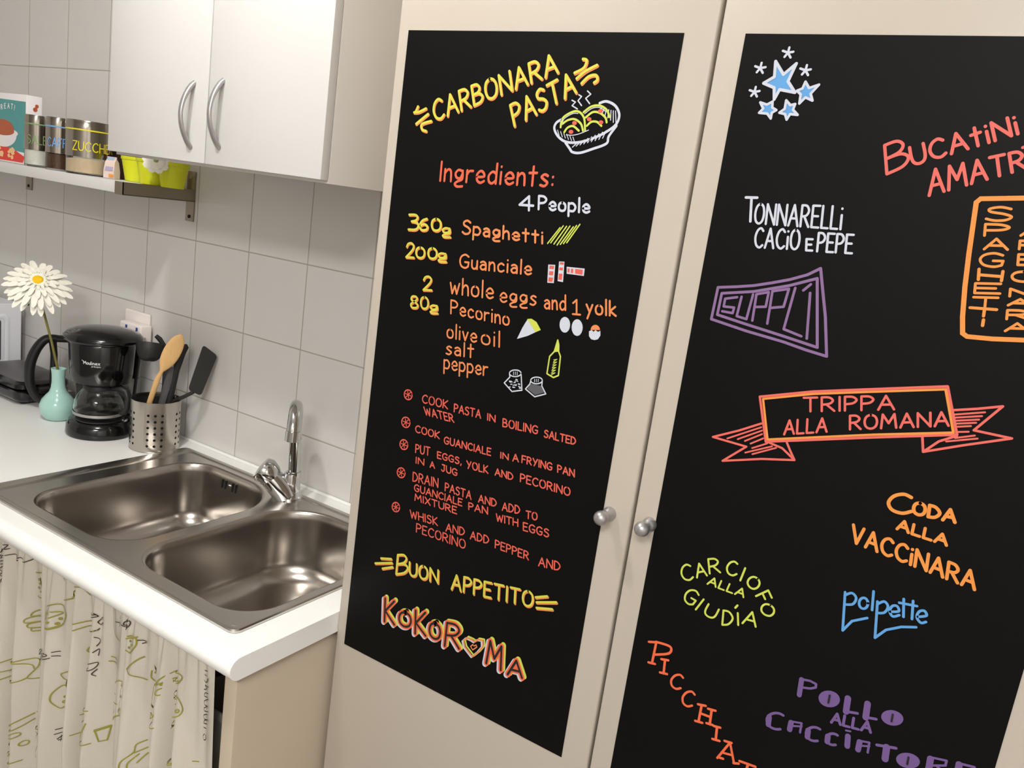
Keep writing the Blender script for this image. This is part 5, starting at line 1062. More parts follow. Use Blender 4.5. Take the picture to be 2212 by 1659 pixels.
# ------------------------------------------------------------------ chalkboards
CN = dict(Y='yellow and orange', O='orange', R='red', V='orange red', W='white', G='lime', B='blue', P='purple', Q='violet', C='coral', A='amber', K='black', D='grey')
def chalkboard(data, org, x0, x1, z0, z1, label):
    root = thing('chalkboard', label, 'chalkboard', ((x0+x1)/2, DY-.0006, z0), 'chalkboard panels on the pantry doors')
    MB().box((x0, DY-.0006, z0), (x1, DY-.0001, z1)).build('panel', M['board'], root)
    ox, oz = org[0]/1000, org[1]/1000
    for name, items in data:
        mb = MB(); mats = []; txt = []; cols = []
        def use(c):
            if M[c] not in mats: mats.append(M[c])
            mb.mi = mats.index(M[c])
            if c not in cols: cols.append(c)
        def to3(lay, dx=0, dz=0): return lambda p: (ox+p[0]/1000+dx/1000, DY-.0009-.00022*lay, oz+p[1]/1000+dz/1000)
        for it in items:
            if it[0] == 'F':
                use(it[2]); f = to3(it[3]); mb.face([mb.v(f(p)) for p in (it[1][:-1] if it[1][0] == it[1][-1] else it[1])]); continue
            if it[0] == 'S':
                pts = it[1]; c, w_, sm, st = it[2], it[3], it[4], it[5]
                strokes = [catmull(pts, 6) if sm else pts]
            else:
                txt.append(it[1]); c, w_, st = it[3], it[4], it[5]; ax, az, bx, bz, ux, uz, vx, vz = it[2]; strokes = []
                for s in layout(it[1]):
                    strokes.append([(ax+(bx-ax)*u+v*((ux-ax)*(1-u)+(vx-bx)*u), az+(bz-az)*u+v*((uz-az)*(1-u)+(vz-bz)*u)) for u, v in s])
            lays = {0: [(c, 1.0, 0, 0, 1)], 1: [('O', 1.1, 1.3, -1.4, 0), (c, .95, 0, 0, 1)], 2: [('R', 1.0, -.4, -.5, 0), (c, .6, .3, .3, 1)],
                    3: [('W', 1.0, -2.8, -2.8, 0), ('G', .95, 2.8, 3.4, 1), (c, 1.0, 0, 0, 2), ('K', .40, 0, 0, 3)], 4: [('W', 1.0, -2.4, -2.2, 0), ('G', 1.0, 2.6, 2.8, 1), (c, .9, 0, 0, 2)], 5: [(c, 1.0, 0, 0, 1)], 6: [(c, 1.0, 0, 0, 2)]}[st]
            if it[0] == 'T' and st == 0: lays = [(c, 1.0, 0, 0, 1)]
            for cc, k, dx, dz, lay in lays:
                use(cc)
                for s in strokes: ribbon(mb, s, w_*k, to3(lay, dx, dz))
        o = mb.build(name, mats, root, 0)
        ct = CN[[i[3] if i[0] == 'T' else i[2] for i in items][0]]
        if name == 'hostel_name_lettering': tag(o, 'orange block letters edged in lime and white with a heart')
        elif txt: tag(o, '%s hand lettering reading %s' % (ct, ' '.join(txt).lower()[:70]))
        else: tag(o, ct+' marker '+name.replace('_', ' '))
    return root
chalkboard(RECIPE_BOARD, (952., 849.), .9525, 1.3842, .8480, 1.8455, 'black chalkboard panel with a carbonara recipe on the left pantry door')
chalkboard(MENU_BOARD, (1460., 800.), 1.4600, 1.8870, .80, 1.8455, 'black chalkboard panel with dish names on the right pantry door')

# ------------------------------------------------------------------ wall shelf and what stands on it
SZ = 1.549; SF = -.196
sh = thing('wall_shelf', 'white wall shelf held by steel brackets left of the wall cupboard', 'shelf', (-.6, 0, 1.521))
MB().box((-1.20, SF+.0015, 1.5225), (-.0445, -.002, SZ), .0008).build('board', M['white'], sh)
for bx, vis in ((-.011, 1), (-.767, 0)):
    mb = MB(); a, b = bx-.0325, bx
    mb.box((a, SF-.001, 1.5205), (b, SF+.0008, SZ+.0005)); 
    mb.box((a, SF, 1.5195), (b, -.001, 1.5215)); 
    if vis: mb.box((b-.002, SF-.001, 1.5205), (b, -.001, SZ+.0005)); mb.box((a+.0, SF+.001, SZ-.0015), (b-.002, -.003, SZ-.0002))
    # wall plate
    mb.box((a, -.0035, 1.470), (b, -.001, 1.594), .001)
    br = mb.build('bracket', M['alu'], sh, 30)
    for z in (1.482, 1.580):
        MB().tube([((a+b)/2, -.003, z), ((a+b)/2, -.0052, z)], .0045, n=12).build('screw', M['dark' if z < 1.5 else 'nickel'], br)

def wrap_text(mb, text, c, r, z0, h, a_mid, span, w_):
    for s in layout(text):
        pts = []
        for a, b in zip(s, s[1:]):
            k = 4; pts += [(a[0]+(b[0]-a[0])*i/k, a[1]+(b[1]-a[1])*i/k) for i in range(k)]
        pts.append(s[-1])
        ribbon(mb, [((u-.5)*span*r, v*h) for u, v in pts], w_, lambda p: (c[0]+(r+.0006)*math.cos(a_mid+p[0]/r), c[1]+(r+.0006)*math.sin(a_mid+p[0]/r), z0+p[1]))
def jar(c, r, text, band, stuff, lvl, label, tilt=0.0, span=1.6, amid=-.55):
    j = thing('storage_jar', label, 'jar', (c[0], c[1], SZ), 'steel sleeved jars on the shelf')
    MB().lathe([(0, .0), (r*.93, .0), (r*.985, .003), (r*.985, .112), (r*.965, .112), (r*.965, .004), (0, .004)], (c[0], c[1], SZ+.0005), n=40, cap0=False, cap1=False).build('glass', M['glass'], j)
    n = 36; mb = MB()
    ring = lambda rr, f: [(c[0]+rr*math.cos(2*math.pi*i/n), c[1]+rr*math.sin(2*math.pi*i/n), SZ+f(rr*math.cos(2*math.pi*i/n+.55)/r)) for i in range(n)]
    rr = r*.955
    mb.rings([ring(rr, lambda q: .0055), ring(rr, lambda q: lvl+tilt*q), ring(rr*.5, lambda q: lvl+tilt*q*.5+.002)])
    tag(mb.build('contents', M[stuff], j, 30), {'salt': 'white salt', 'coffee': 'brown ground coffee', 'sugar': 'beige cane sugar'}[stuff])
    z0 = .0425
    sl = MB().lathe([(r*.99, z0), (r*1.012, z0), (r*1.012, .1070), (r*.99, .1075)], (c[0], c[1], SZ), n=48, cap0=False, cap1=False).build('sleeve', M['jarsteel'], j)
    MB().lathe([(r*1.0, .1085), (r*1.015, .1085), (r*1.015, .1265), (r*.99, .1295), (0, .1298)], (c[0], c[1], SZ), n=48, cap0=False, cap1=False).build('lid', M['jarsteel'], j)
    MB().lathe([(r*1.016, .1055), (r*1.019, .1060), (r*1.019, .1082), (r*1.016, .1087)], (c[0], c[1], SZ), n=48, cap0=False, cap1=False).build('colour_band', M[band], j)
    mb = MB(); wrap_text(mb, text, c, r*1.012, SZ+.058, .021, amid, span, .0022); mb.build('lettering', M[band], sl, 0)
jar((-.450, -.158), .0305, 'SALE', 'band_green', 'salt', .0445, 'slim steel and glass jar of white salt next to the cereal box', span=1.5)
jar((-.3445, -.160), .0315, 'CAFFE', 'band_blue', 'coffee', .040, 'slim steel and glass jar of brown coffee, middle of the three jars', span=1.7)
jar((-.2435, -.1425), .0525, 'ZUCCHERO', 'band_yellow', 'sugar', .034, 'wide steel and glass jar of beige sugar beside the brown bag', tilt=.006, span=2.25, amid=-.12)

# cereal box
cb = thing('cereal_box', 'teal, white and red cereal box at the left end of the shelf', 'box', (-.60, -.145, SZ))
bx0, bx1, by0, by1, bz0, bz1 = -.705, -.500, -.162, -.121, SZ+.0005, 1.728
MB().box((bx0, by0, bz0), (bx1, by1, bz1), .0015).build('carton', M['card'], cb)
def front(mb, pts, lay): mb.face([mb.v((x, by0-.0003-.0002*lay, z)) for x, z in pts])
mb = MB(); front(mb, [(bx0, bz0+.040), (bx1-.002, bz0+.030), (bx1-.002, bz1-.018), (bx0, bz1-.014)], 0); tag(mb.build('teal_panel', M['teal'], cb, 0), 'teal printed front')
mb = MB(); front(mb, [(bx0, bz0+.004), (bx1-.012, bz0+.004), (bx1-.004, bz0+.020), (bx1-.05, bz0+.033), (bx0+.08, bz0+.046), (bx0, bz0+.048)], 1); tag(mb.build('red_panel', M['red'], cb, 0), 'red printed foot of the box')
mb = MB(); rnd = random.Random(4)
for i in range(26):
    x, z = rnd.uniform(bx0+.02, bx1-.05), rnd.uniform(bz0+.012, bz0+.036); r = rnd.uniform(.006, .011); a = rnd.uniform(0, 3)
    front(mb, [(x+r*math.cos(a+t)*(1 if k % 2 else .7), z+r*.6*math.sin(a+t)) for k, t in enumerate([q*.7 for q in range(9)])], 2+i*.1)
tag(mb.build('flakes_print', M['flake'], cb, 0), 'golden cereal flakes printed on the box')
mb = MB()
front(mb, [(-.612+.068*math.cos(t), 1.622+.034*math.sin(t)) for t in [math.pi+math.pi*i/16 for i in range(17)]], 2)
front(mb, [(-.612+.075*math.cos(t), 1.626+.013*math.sin(t)) for t in [2*math.pi*i/20 for i in range(20)]], 2.5)
tag(mb.build('bowl_print', M['card'], cb, 0), 'white cereal bowl printed on the box')
mb = MB(); front(mb, [(-.612+.056*math.cos(t), 1.630+.012*math.sin(t)+(.018 if 0 < t < 3.14 else 0)*math.sin(t)) for t in [2*math.pi*i/20 for i in range(20)]], 3); tag(mb.build('heap_print', M['rust'], cb, 0), 'rust brown cereal heap printed on the box')
mb = MB()
for i, ch_ in enumerate('RREAT!'):
    cx_ = -.640+.0165*i; zz = 1.680+.010*math.sin(i/5*2.4); an = .25-.09*i
    for s in layout(ch_):
        gw = GL[ch_][0]*.012
        ribbon(mb, [(cx_+u*gw*math.cos(an)-v*.012*math.sin(an), zz+u*gw*math.sin(an)+v*.012*math.cos(an)) for u, v in s], .0028, lambda p: (p[0], by0-.0009, p[1]))
tag(mb.build('arched_lettering', M['card'], cb, 0), 'white arched lettering')
mb = MB(); sx = bx1+.0003
for k, (yy, zz, r) in enumerate(((-.139, 1.694, .006), (-.135, 1.703, .005))):
    mb.face([mb.v((sx+.0002*k, yy+r*math.cos(t), zz+r*math.sin(t))) for t in [2*math.pi*i/10 for i in range(10)]])
tag(mb.build('side_print', M['rust'], cb, 0), 'small brown print on the white side')

# brown bag, packet, card
mb = MB()
mb.rings([[(x, y, z) for x, y in ((-.285+d, -.076+d*.5), (-.178-d, -.076+d*.5), (-.178-d, -.018), (-.285+d, -.018))] for d, z in ((0, SZ+.001), (.002, SZ+.04), (.004, 1.62), (.012, 1.655), (.016, 1.663))])
tag(mb.build('coffee_bag', M['brown'], None, 25), 'dark brown folded bag behind the orange and white packet', 'bag')
pk = thing('sugar_packet', 'small upright packet with orange and lilac print in front of the brown bag', 'packet', (-.176, -.105, SZ))
mb = MB(); A_ = math.radians(22)
def pkp(u, v, z): return (-.1735+u*math.cos(A_)-v*math.sin(A_), -.124+u*math.sin(A_)+v*math.cos(A_), z)
mb.rings([[pkp(u*k, v*q, z) for u, v in ((-1, -1), (1, -1), (1, 1), (-1, 1))] for k, q, z in ((.0150, .011, SZ+.0008), (.0145, .012, SZ+.018), (.0135, .008, SZ+.040), (.0125, .0012, SZ+.048), (.0125, .0010, SZ+.053))])
mb.build('pouch', M['packet'], pk, 20)
def strip(name, m, u0, u1, z0, z1, lbl):
    mb = MB()
    def dep(z): return -.0118 - .0012 if z < SZ+.02 else -.0118*(1-(z-SZ-.018)/.034)-.0016
    mb.face([mb.v(pkp(u, dep(z)-.0004, z)) for u, z in ((u0, z0), (u1, z0), (u1, z1), (u0, z1))]); tag(mb.build(name, m, pk, 0), lbl)
strip('orange_band', M['orange'], -.0140, .0140, SZ+.035, SZ+.043, 'orange band'); strip('lilac_print', M['lilac'], -.010, .011, SZ+.019, SZ+.031, 'lilac print')
strip('orange_print', M['orange'], .001, .0145, SZ+.004, SZ+.011, 'orange print'); strip('blue_top', M['paleblue'], -.011, .008, SZ+.045, SZ+.052, 'pale blue top edge')
tag(MB().box((-.174, -.035, SZ+.001), (-.125, -.018, 1.617), .001).build('pink_carton', M['pink'], None, 30), 'pink carton edge behind the leftmost lime pot', 'box')

# lime pots
POTS = [((-.130, -.085), 'lime plastic pot standing next to the brown bag', 0), ((-.042, -.100), 'lime plastic pot with a white fabric flower, middle of the three lime pots', 1), ((.024, -.095), 'lime plastic pot at the shelf bracket end', 0)]
for (px, py), lbl, fl in POTS:
    if px > 0: px, py = .0245, -.0930
    if fl: px = -.0470
    po = thing('flower_pot', lbl, 'pot', (px, py, SZ), 'lime pots on the shelf')
    mb = MB(); pr = [(.0, .0005), (.0255, .0005)]
    for i in range(13): pr.append((.0258+.0092*i/12+(.0004 if i % 2 else 0), .001+.050*i/12))
    pr += [(.0365, .052), (.0375, .053), (.0375, .0595), (.0360, .0600), (.0350, .0590), (.0340, .045), (.0, .044)]
    mb.lathe(pr, (px, py, SZ), n=44, cap0=False, cap1=False).build('pot', M['lime'], po, 45)
    MB().lathe([(0, .048), (.0335, .0485), (.0335, .0465), (0, .0464)], (px, py, SZ), cap0=False, cap1=False).build('soil', M['soil'], po)
    if fl:
        mb = MB(); fx, fy, fz = .024, -.139, SZ+.054
        for ring_, (n_, L_, up_) in enumerate(((9, .030, .15), (7, .021, .5))):
            for i in range(n_):
                a = 2*math.pi*i/n_+ring_*.3; N = Vector((.75, -.55, .38)).normalized(); U = N.orthogonal().normalized(); V = N.cross(U)
                d = (U*math.cos(a)+V*math.sin(a)); sd = N.cross(d); pts = []
                for s, w_ in ((.1, .003), (.45, .0085), (.8, .0095), (1.0, .004)):
                    p = Vector((fx, fy, fz))+d*L_*s+N*(.008+up_*L_*s*(1-s)*1.5+.002*ring_); pts.append((p-sd*w_, p+N*.0015, p+sd*w_))
                rr_ = [[mb.v(q) for q in t_] for t_ in pts]
                for a1, b1 in zip(rr_, rr_[1:]):
                    for k in range(2): mb.face([a1[k], a1[k+1], b1[k+1], b1[k]])
        fo = mb.build('flower', M['petal'], po, 60); tag(fo, 'white fabric flower')
        MB().sphere((fx+.009, fy-.0066, fz+.005), .0055, 12, 8).build('flower_centre', M['leafgreen'], fo)

# ------------------------------------------------------------------ things on the worktop
# perforated utensil holder (ring of small holes) --------------------------------
HC, HR, HH = (.021, -.105), .059, .128
uh = thing('utensil_holder', 'perforated stainless steel utensil holder at the sink corner', 'holder', (HC[0], HC[1], CT))
mb = MB(); a_cam = math.atan2(-1.262, 1.787)
dz = .0157; NRW = 6; zlow = .0185; da = math.radians(16)
cuts = []
for g_ in range(5):
    base_a = a_cam+2*math.pi*g_/5
    e = [base_a-1.5*da, base_a-.5*da, base_a+.5*da, base_a+1.5*da]
    gap_ = 2*math.pi/5-3*da
    cuts += [(e[0], e[1], 1), (e[1], e[2], 1), (e[2], e[3], 1)] + [(e[3]+gap_*i/3, e[3]+gap_*(i+1)/3, 0) for i in range(3)]
zs = [0]+[zlow-dz/2+dz*i for i in range(NRW+1)]+[HH]
def hp(a, z, r=HR): return (HC[0]+r*math.cos(a), HC[1]+r*math.sin(a), CT+.0005+z)
for a0, a1, hole in cuts:
    for zi, (z0, z1) in enumerate(zip(zs, zs[1:])):
        if hole and 0 < zi < len(zs)-2:
            am, zm = (a0+a1)/2, (z0+z1)/2; n_ = 16; ra = .0033/HR
            circ = [mb.v(hp(am+ra*math.cos(2*math.pi*i/n_), zm+.0033*math.sin(2*math.pi*i/n_))) for i in range(n_)]
            def sq(i):
                t = 2*math.pi*i/n_; c_, s_ = math.cos(t), math.sin(t); k = 1/max(abs(c_), abs(s_)); return mb.v(hp(am+(a1-a0)/2*c_*k, zm+(z1-z0)/2*s_*k))
            sqr = [sq(i) for i in range(n_)]
            for i in range(n_): mb.face([circ[i], sqr[i], sqr[(i+1) % n_], circ[(i+1) % n_]])
        else:
            k = 4
            for i in range(k): mb.face([mb.v(hp(a0+(a1-a0)*i/k, z0)), mb.v(hp(a0+(a1-a0)*(i+1)/k, z0)), mb.v(hp(a0+(a1-a0)*(i+1)/k, z1)), mb.v(hp(a0+(a1-a0)*i/k, z1))])
bmesh.ops.remove_doubles(mb.bm, verts=mb.bm.verts[:], dist=1e-5)
cyl_ = mb.build('perforated_wall', M['can'], uh, 60)
MB().lathe([(0, .0), (HR-.001, .0), (HR+.0005, .002), (HR-.001, .004), (0, .004)], (HC[0], HC[1], CT+.0003), cap0=False, cap1=False).build('base_plate', M['can'], uh)
MB().lathe([(HR-.0008, .1265), (HR+.0006, .1275), (HR+.0006, .1290), (HR-.0012, .1290)], (HC[0], HC[1], CT), n=60, cap0=False, cap1=False).build('rolled_rim', M['can'], uh)
MB().lathe([(HR-.002, .006), (HR-.002, .118), (HR-.004, .118), (HR-.004, .006)], (HC[0], HC[1], CT), n=48, cap0=False, cap1=False).build('hole_shade_backing', M['dark'], uh)  # near-black sleeve added so the holes show a shaded inside
VN = Vector((.817, -.577, 0)); RT = Vector((.577, .817, 0)); UP = Vector((0, 0, 1))
def paddle(mb, spine, widths, thick, nrm, n=20):
    """flattened tube: half widths across nrm x axis, half thickness along nrm"""
    P = [Vector(p) for p in spine]; R_ = []
    for i, p in enumerate(P):
        d = (P[min(i+1, len(P)-1)]-P[max(i-1, 0)]).normalized(); nn = (nrm-d*nrm.dot(d)).normalized(); b = d.cross(nn)
        R_.append([p+b*widths[i]*math.cos(t)+nn*thick[i]*math.sin(t) for t in [2*math.pi*k/n for k in range(n)]])
    return mb.rings(R_)
# wooden spoon
mb = MB(); b0 = Vector((.012, -.118, CT+.008)); m1 = Vector((.037, -.135, 1.024)); m2 = Vector((.046, -.122, 1.086)); hd = Vector((.067, -.094, 1.155)); tp = Vector((.076, -.083, 1.201))
sp_ = [b0, m1, m2]; wd = [.0065, .0065, .0068]; th = [.005, .005, .005]
for i in range(1, 13):
    s = i/12; sp_.append(m2.lerp(tp, s)); x_ = max(0.0, s)
    wd.append(max(.0015, .0068*max(0, 1-s*2.2), .0205*math.sqrt(max(0, 1-((s-.60)/.405)**2)))); th.append(.005-.0022*s)
paddle(mb, sp_, wd, th, VN); tag(mb.build('wooden_spoon', M['wood'], None, 60), 'beech wooden spoon standing bowl up in the utensil holder', 'spoon', 'cooking utensils in the steel holder')
# slotted-style turner
tn = thing('spatula', 'dark grey nylon spatula leaning right in the utensil holder', 'spatula', (.02, -.09, CT+.01), 'cooking utensils in the steel holder')
off = VN*.028
h0, h1 = Vector((.012, -.082, CT+.010)), Vector((.044, -.068, 1.026))+VN*.01
MB().tube([h0, h1, Vector((.058, -.054, 1.040))+off*.8, Vector((.070, -.035, 1.055))+off], [.006, .006, .005, .0045], n=12).build('handle', M['blackmatt'], tn)
mb = MB()
q0, q1, q2, q3 = [Vector(p)+off for p in ((.062, -.046, 1.060), (.081, -.021, 1.046), (.1005, .006, 1.152), (.080, -.023, 1.178))]
nn = (q1-q0).cross(q3-q0).normalized()
out_ = []
cs = [q0, q1, q2, q3]
for i in range(4):
    c_, pv, nx = cs[i], cs[i-1], cs[(i+1) % 4]; r_ = .009
    a, b = c_+(pv-c_).normalized()*r_, c_+(nx-c_).normalized()*r_
    for k in range(6):
        s = k/5; out_.append(a.lerp(c_, s).lerp(c_.lerp(b, s), s))
mb.rings([[p-nn*.0011 for p in out_], [p+nn*.0011 for p in out_]]); mb.build('blade', M['blackmatt'], tn, 30)
# ladle
ld = thing('ladle', 'black nylon ladle with a deep bowl hooked over the holder', 'ladle', (.0, -.09, CT+.01), 'cooking utensils in the steel holder')
mb = MB(); lc = Vector((-.006, -.110, 1.158))-VN*.03; 
LT = (RT*1.0-UP*.06).normalized()
R_ = []
for k in range(9):
    a = k/8*math.pi/2
    rr = .0335*math.cos(a)**.6 if k < 8 else .001; dpt = .046*math.sin(a)
    ax2 = (VN*.95+UP*.30).normalized(); dn = LT.cross(ax2).normalized()
    if dn.z > 0: dn = -dn
    R_.append([lc+LT*rr*math.cos(t)+ax2*rr*.9*math.sin(t)+dn*dpt for t in [2*math.pi*i/28 for i in range(28)]])
inner = [[lc+(p-lc)*.94 for p in r] for r in R_]
mb.rings(R_[::-1]+inner, True, True); mb.build('bowl', M['blackmatt'], ld, 50)
MB().tube([Vector((.018, -.115, CT+.012)), Vector((.0165, -.085, 1.02))-VN*.012, Vector((.020, -.077, 1.095))-VN*.022, Vector((.018, -.078, 1.125))-VN*.028, Vector((.012, -.0855, 1.150))-VN*.03, lc+LT*.0325], [.0055, .0055, .006, .0065, .0065, .005], n=12).build('handle', M['blackmatt'], ld)
# two black rods
tg = thing('serving_tool', 'slim black serving tool upright behind the wooden spoon', 'utensil', (.03, -.09, CT+.01), 'cooking utensils in the steel holder')
mb = MB(); paddle(mb, [(.024, -.092, CT+.012), (.039, -.080, 1.020), (.0455, -.0705, 1.103), (.052, -.0615, 1.150), (.0565, -.0550, 1.166), (.0575, -.0535, 1.171)], [.0065, .0075, .0085, .0100, .0085, .002], [.004, .004, .004, .004, .004, .001], VN); mb.build('shaft', M['blackmatt'], tg, 50)
tg2 = thing('serving_spoon', 'grey handled serving spoon low behind the wooden spoon', 'utensil', (.03, -.1, CT+.01), 'cooking utensils in the steel holder')
mb = MB(); paddle(mb, [(.010, -.098, CT+.012), (.030, -.094, 1.02), (.0385, -.0865, 1.075), (.0425, -.081, 1.112)], [.0075, .0085, .009, .006], [.003, .003, .003, .002], VN); mb.build('shaft', M['greylid'], tg2, 50)
tg3 = thing('kitchen_utensil', 'black utensil tip showing behind the ladle', 'utensil', (.0, -.08, CT+.01), 'cooking utensils in the steel holder')
mb = MB(); paddle(mb, [(.010, -.078, CT+.012), (.003, -.072, 1.06), (-.004, -.068, 1.150), (-.012, -.081, 1.172), (-.018, -.088, 1.180)], [.005, .005, .0055, .0065, .005], [.003]*5, VN); mb.build('shaft', M['blackmatt'], tg3, 50)

# coffee maker --------------------------------------------------------------------
CM = Vector((-.149, -.146, CT)); fa = math.radians(-47); FX = Vector((math.cos(fa), math.sin(fa), 0)); FY = Vector((-math.sin(fa), math.cos(fa), 0))
def cmp_(f, r, z): return CM+FX*f+FY*r+UP*z
cm = thing('coffee_maker', 'black drip coffee maker between the mint vase and the utensil holder', 'coffee maker', tuple(CM))
def ring_cm(rx, ry, z, cf=0, n=44, back=None):
    o_ = []
    for i in range(n):
        t = 2*math.pi*i/n; f = cf+rx*math.cos(t); r = ry*math.sin(t)
        if back is not None and f < back: f = back
        o_.append(cmp_(f, r, z))
    return o_
mb = MB(); mb.rings([ring_cm(.079, .079, .0004), ring_cm(.081, .081, .004), ring_cm(.0805, .0805, .012), ring_cm(.078, .079, .026), ring_cm(.072, .074, .038), ring_cm(.058, .060, .042)]); mb.build('base', M['blackgloss'], cm, 50)
MB().rings([ring_cm(.054, .054, .0415, .014), ring_cm(.054, .054, .0445, .014), ring_cm(.050, .050, .0450, .014)]).build('hotplate', M['blackmatt'], cm)
# rear water column
mb = MB()
def colring(z, hw, b0, b1, r=.018):
    pts = rrect(b0, b1, -hw, hw, [r, r*.4, r*.4, r], 5); return [cmp_(f, q, z) for f, q in pts]
mb.rings([colring(.020, .072, -.078, -.034), colring(.10, .074, -.080, -.036), colring(.20, .082, -.086, -.036), colring(.246, .086, -.088, -.030)]); col_ = mb.build('water_tank', M['blackgloss'], cm, 40)
mb = MB(); mb.rings([[cmp_(-.062+u, -.0842-(z-.16)*.05+v, z) for u, v in ((0, 0), (.010, 0), (.010, -.0015), (0, -.0015))] for z in (.115, .215)]); tag(mb.build('level_window', M['window'], col_, 20), 'grey water level window')
mb = MB(); mb.rings([ring_cm(.054, .058, .136, .006, back=-.036), ring_cm(.066, .070, .142, .004, back=-.036), ring_cm(.070, .0745, .160, .003, back=-.036), ring_cm(.0735, .0785, .236, .002, back=-.036), ring_cm(.071, .077, .243, .002, back=-.036)]); fh = mb.build('filter_housing', M['blackgloss'], cm, 40)
mb = MB(); mb.rings([ring_cm(.086, .091, .245, -.006), ring_cm(.089, .0945, .249, -.006), ring_cm(.088, .094, .256, -.006), ring_cm(.078, .085, .266, -.008), ring_cm(.058, .064, .274, -.010), ring_cm(.030, .034, .2785, -.012), ring_cm(.006, .007, .2795, -.012)]); lid = mb.build('lid', M['blackgloss'], cm, 50)
# silver logo on the housing, wrapped round its front
mb = MB()
def on_house(p):
    t = p[0]/.076; z = .196+p[1]; rx = .070+(z-.160)*.046+.0008; ry = .0745+(z-.160)*.053+.0008; return cmp_(.003+rx*math.cos(t), ry*math.sin(t), z)
for s in layout('Mou'): ribbon(mb, [(-.024+u*.017, v*.0075) for u, v in s], .0016, on_house)
for s in layout('line'): ribbon(mb, [(-.006+u*.014, v*.0075) for u, v in s], .0014, on_house)
for s in ([(.0100, 0), (.0145, .0050)], [(.0100, .0050), (.0145, 0)], [(-.028, .0095), (-.020, .0035)]): ribbon(mb, s, .0014, on_house)
for s in layout('principio'): ribbon(mb, [(-.004+u*.020, -.0060+v*.0038) for u, v in s], .0007, on_house)
tag(mb.build('logo', M['silverprint'], fh, 0), 'small silver logo lettering')
# carafe
CC = CM+FX*.014; ZK = CT+.0455
cf = thing('coffee_carafe', 'empty glass coffee carafe on the hotplate of the coffee maker', 'carafe', (CC.x, CC.y, ZK))
prof = [(0, 0), (.043, 0), (.052, .004), (.0585, .015), (.0605, .027), (.0575, .045), (.050, .062), (.041, .074), (.036, .080)]
MB().lathe(prof+[(r-.0016, z+.0010) for r, z in prof[::-1]], (CC.x, CC.y, ZK), n=48, cap0=False, cap1=False).build('glass', M['glass'], cf, 60)
MB().lathe([(.0375, .078), (.0385, .078), (.0385, .0845), (.036, .0890), (0, .0895)], (CC.x, CC.y, ZK), cap0=False, cap1=False).build('lid', M['blackmatt'], cf)
MB().lathe([(.0600, .0120), (.0612, .0125), (.0616, .0190), (.0606, .0195)], (CC.x, CC.y, ZK), n=48, cap0=False, cap1=False).build('clamp_band', M['nickel'], cf)
HD = (RT*.85+VN*.5).normalized(); cz = Vector((CC.x, CC.y, ZK))
MB().tube([cz+HD*.037+UP*.082, cz+HD*.056+UP*.0855, cz+HD*.074+UP*.080, cz+HD*.081+UP*.064, cz+HD*.079+UP*.040, cz+HD*.070+UP*.022, cz+HD*.0565+UP*.0205], [.007, .0085, .0085, .008, .0075, .0065, .005], n=14, flat=1.3).build('handle', M['blackmatt'], cf)

# vase and gerbera
VC = (-.305, -.170)
mb = MB().lathe([(0, .0005), (.026, .0005), (.032, .004), (.040, .016), (.0440, .030), (.0435, .042), (.038, .056), (.029, .067), (.0215, .076), (.0175, .088), (.0160, .102), (.0160, .116), (.0168, .128), (.0182, .136), (.0186, .139), (.0172, .1395), (.0150, .132), (.0140, .110), (.014, .080), (0, .070)], (VC[0], VC[1], CT), n=48, cap0=False, cap1=False)
tag(mb.build('vase', M['mint'], None, 60), 'mint green glazed bottle vase with a round belly left of the coffee maker', 'vase')
gb = thing('gerbera', 'white artificial gerbera with a yellow centre standing in the mint vase', 'flower', (VC[0], VC[1], CT+.08))
GH = Vector((-.330, -.215, 1.262)); GN = (Vector((.87, -.472, .142))*.78+UP*.62).normalized()
MB().tube([(VC[0]+.006, VC[1]+.004, CT+.085), (-.3055, -.172, 1.036), (-.3135, -.185, 1.108), (-.3205, -.1985, 1.169), (-.3275, -.211, 1.225), GH-GN*.008], [.0032, .0032, .003, .003, .003, .0038], n=10).build('stem', M['stem'], gb)
U_ = GN.cross(UP).normalized(); V_ = U_.cross(GN).normalized()
mb = MB(); rnd = random.Random(11)
for layer, (n_, L_, lift, wd_) in enumerate(((22, .081, -.16, .0078), (20, .072, -.04, .0074), (16, .048, .14, .0060), (14, .030, .32, .0042))):
    for i in range(n_):
        a = 2*math.pi*(i+.5*(layer % 2)+rnd.uniform(-.15, .15))/n_; L2 = L_*rnd.uniform(.93, 1.05); lf = lift+rnd.uniform(-.06, .06)
        d = U_*math.cos(a)+V_*math.sin(a); sd = GN.cross(d); rows = []
        for s, ww in ((.10, .35), (.30, .72), (.55, .98), (.78, 1.0), (.92, .78), (1.0, .25)):
            c_ = GH+d*(L2*s)+GN*(.004*layer+L2*lf*s-.010*max(0, s-.5)**2*4)
            rows.append([mb.v(c_-sd*wd_*ww+GN*.0009), mb.v(c_-GN*.0007), mb.v(c_+sd*wd_*ww+GN*.0009)])
        for r0, r1 in zip(rows, rows[1:]):
            for k in range(2): mb.face([r0[k], r0[k+1], r1[k+1], r1[k]])
mb.build('petals', M['petal'], gb, 60)
mb = MB()
for i in range(26):
    a = 2*math.pi*i/26; d = U_*math.cos(a)+V_*math.sin(a); sd = GN.cross(d)
    mb.rings([[GH+d*.012+GN*.012-sd*.0008, GH+d*.012+GN*.012+sd*.0008, GH+d*.012+GN*.0135], [GH+d*.021+GN*.018-sd*.0006, GH+d*.021+GN*.018+sd*.0006, GH+d*.021+GN*.019]])
tag(mb.build('inner_florets', M['leafgreen'], gb, 0), 'pale green inner florets')
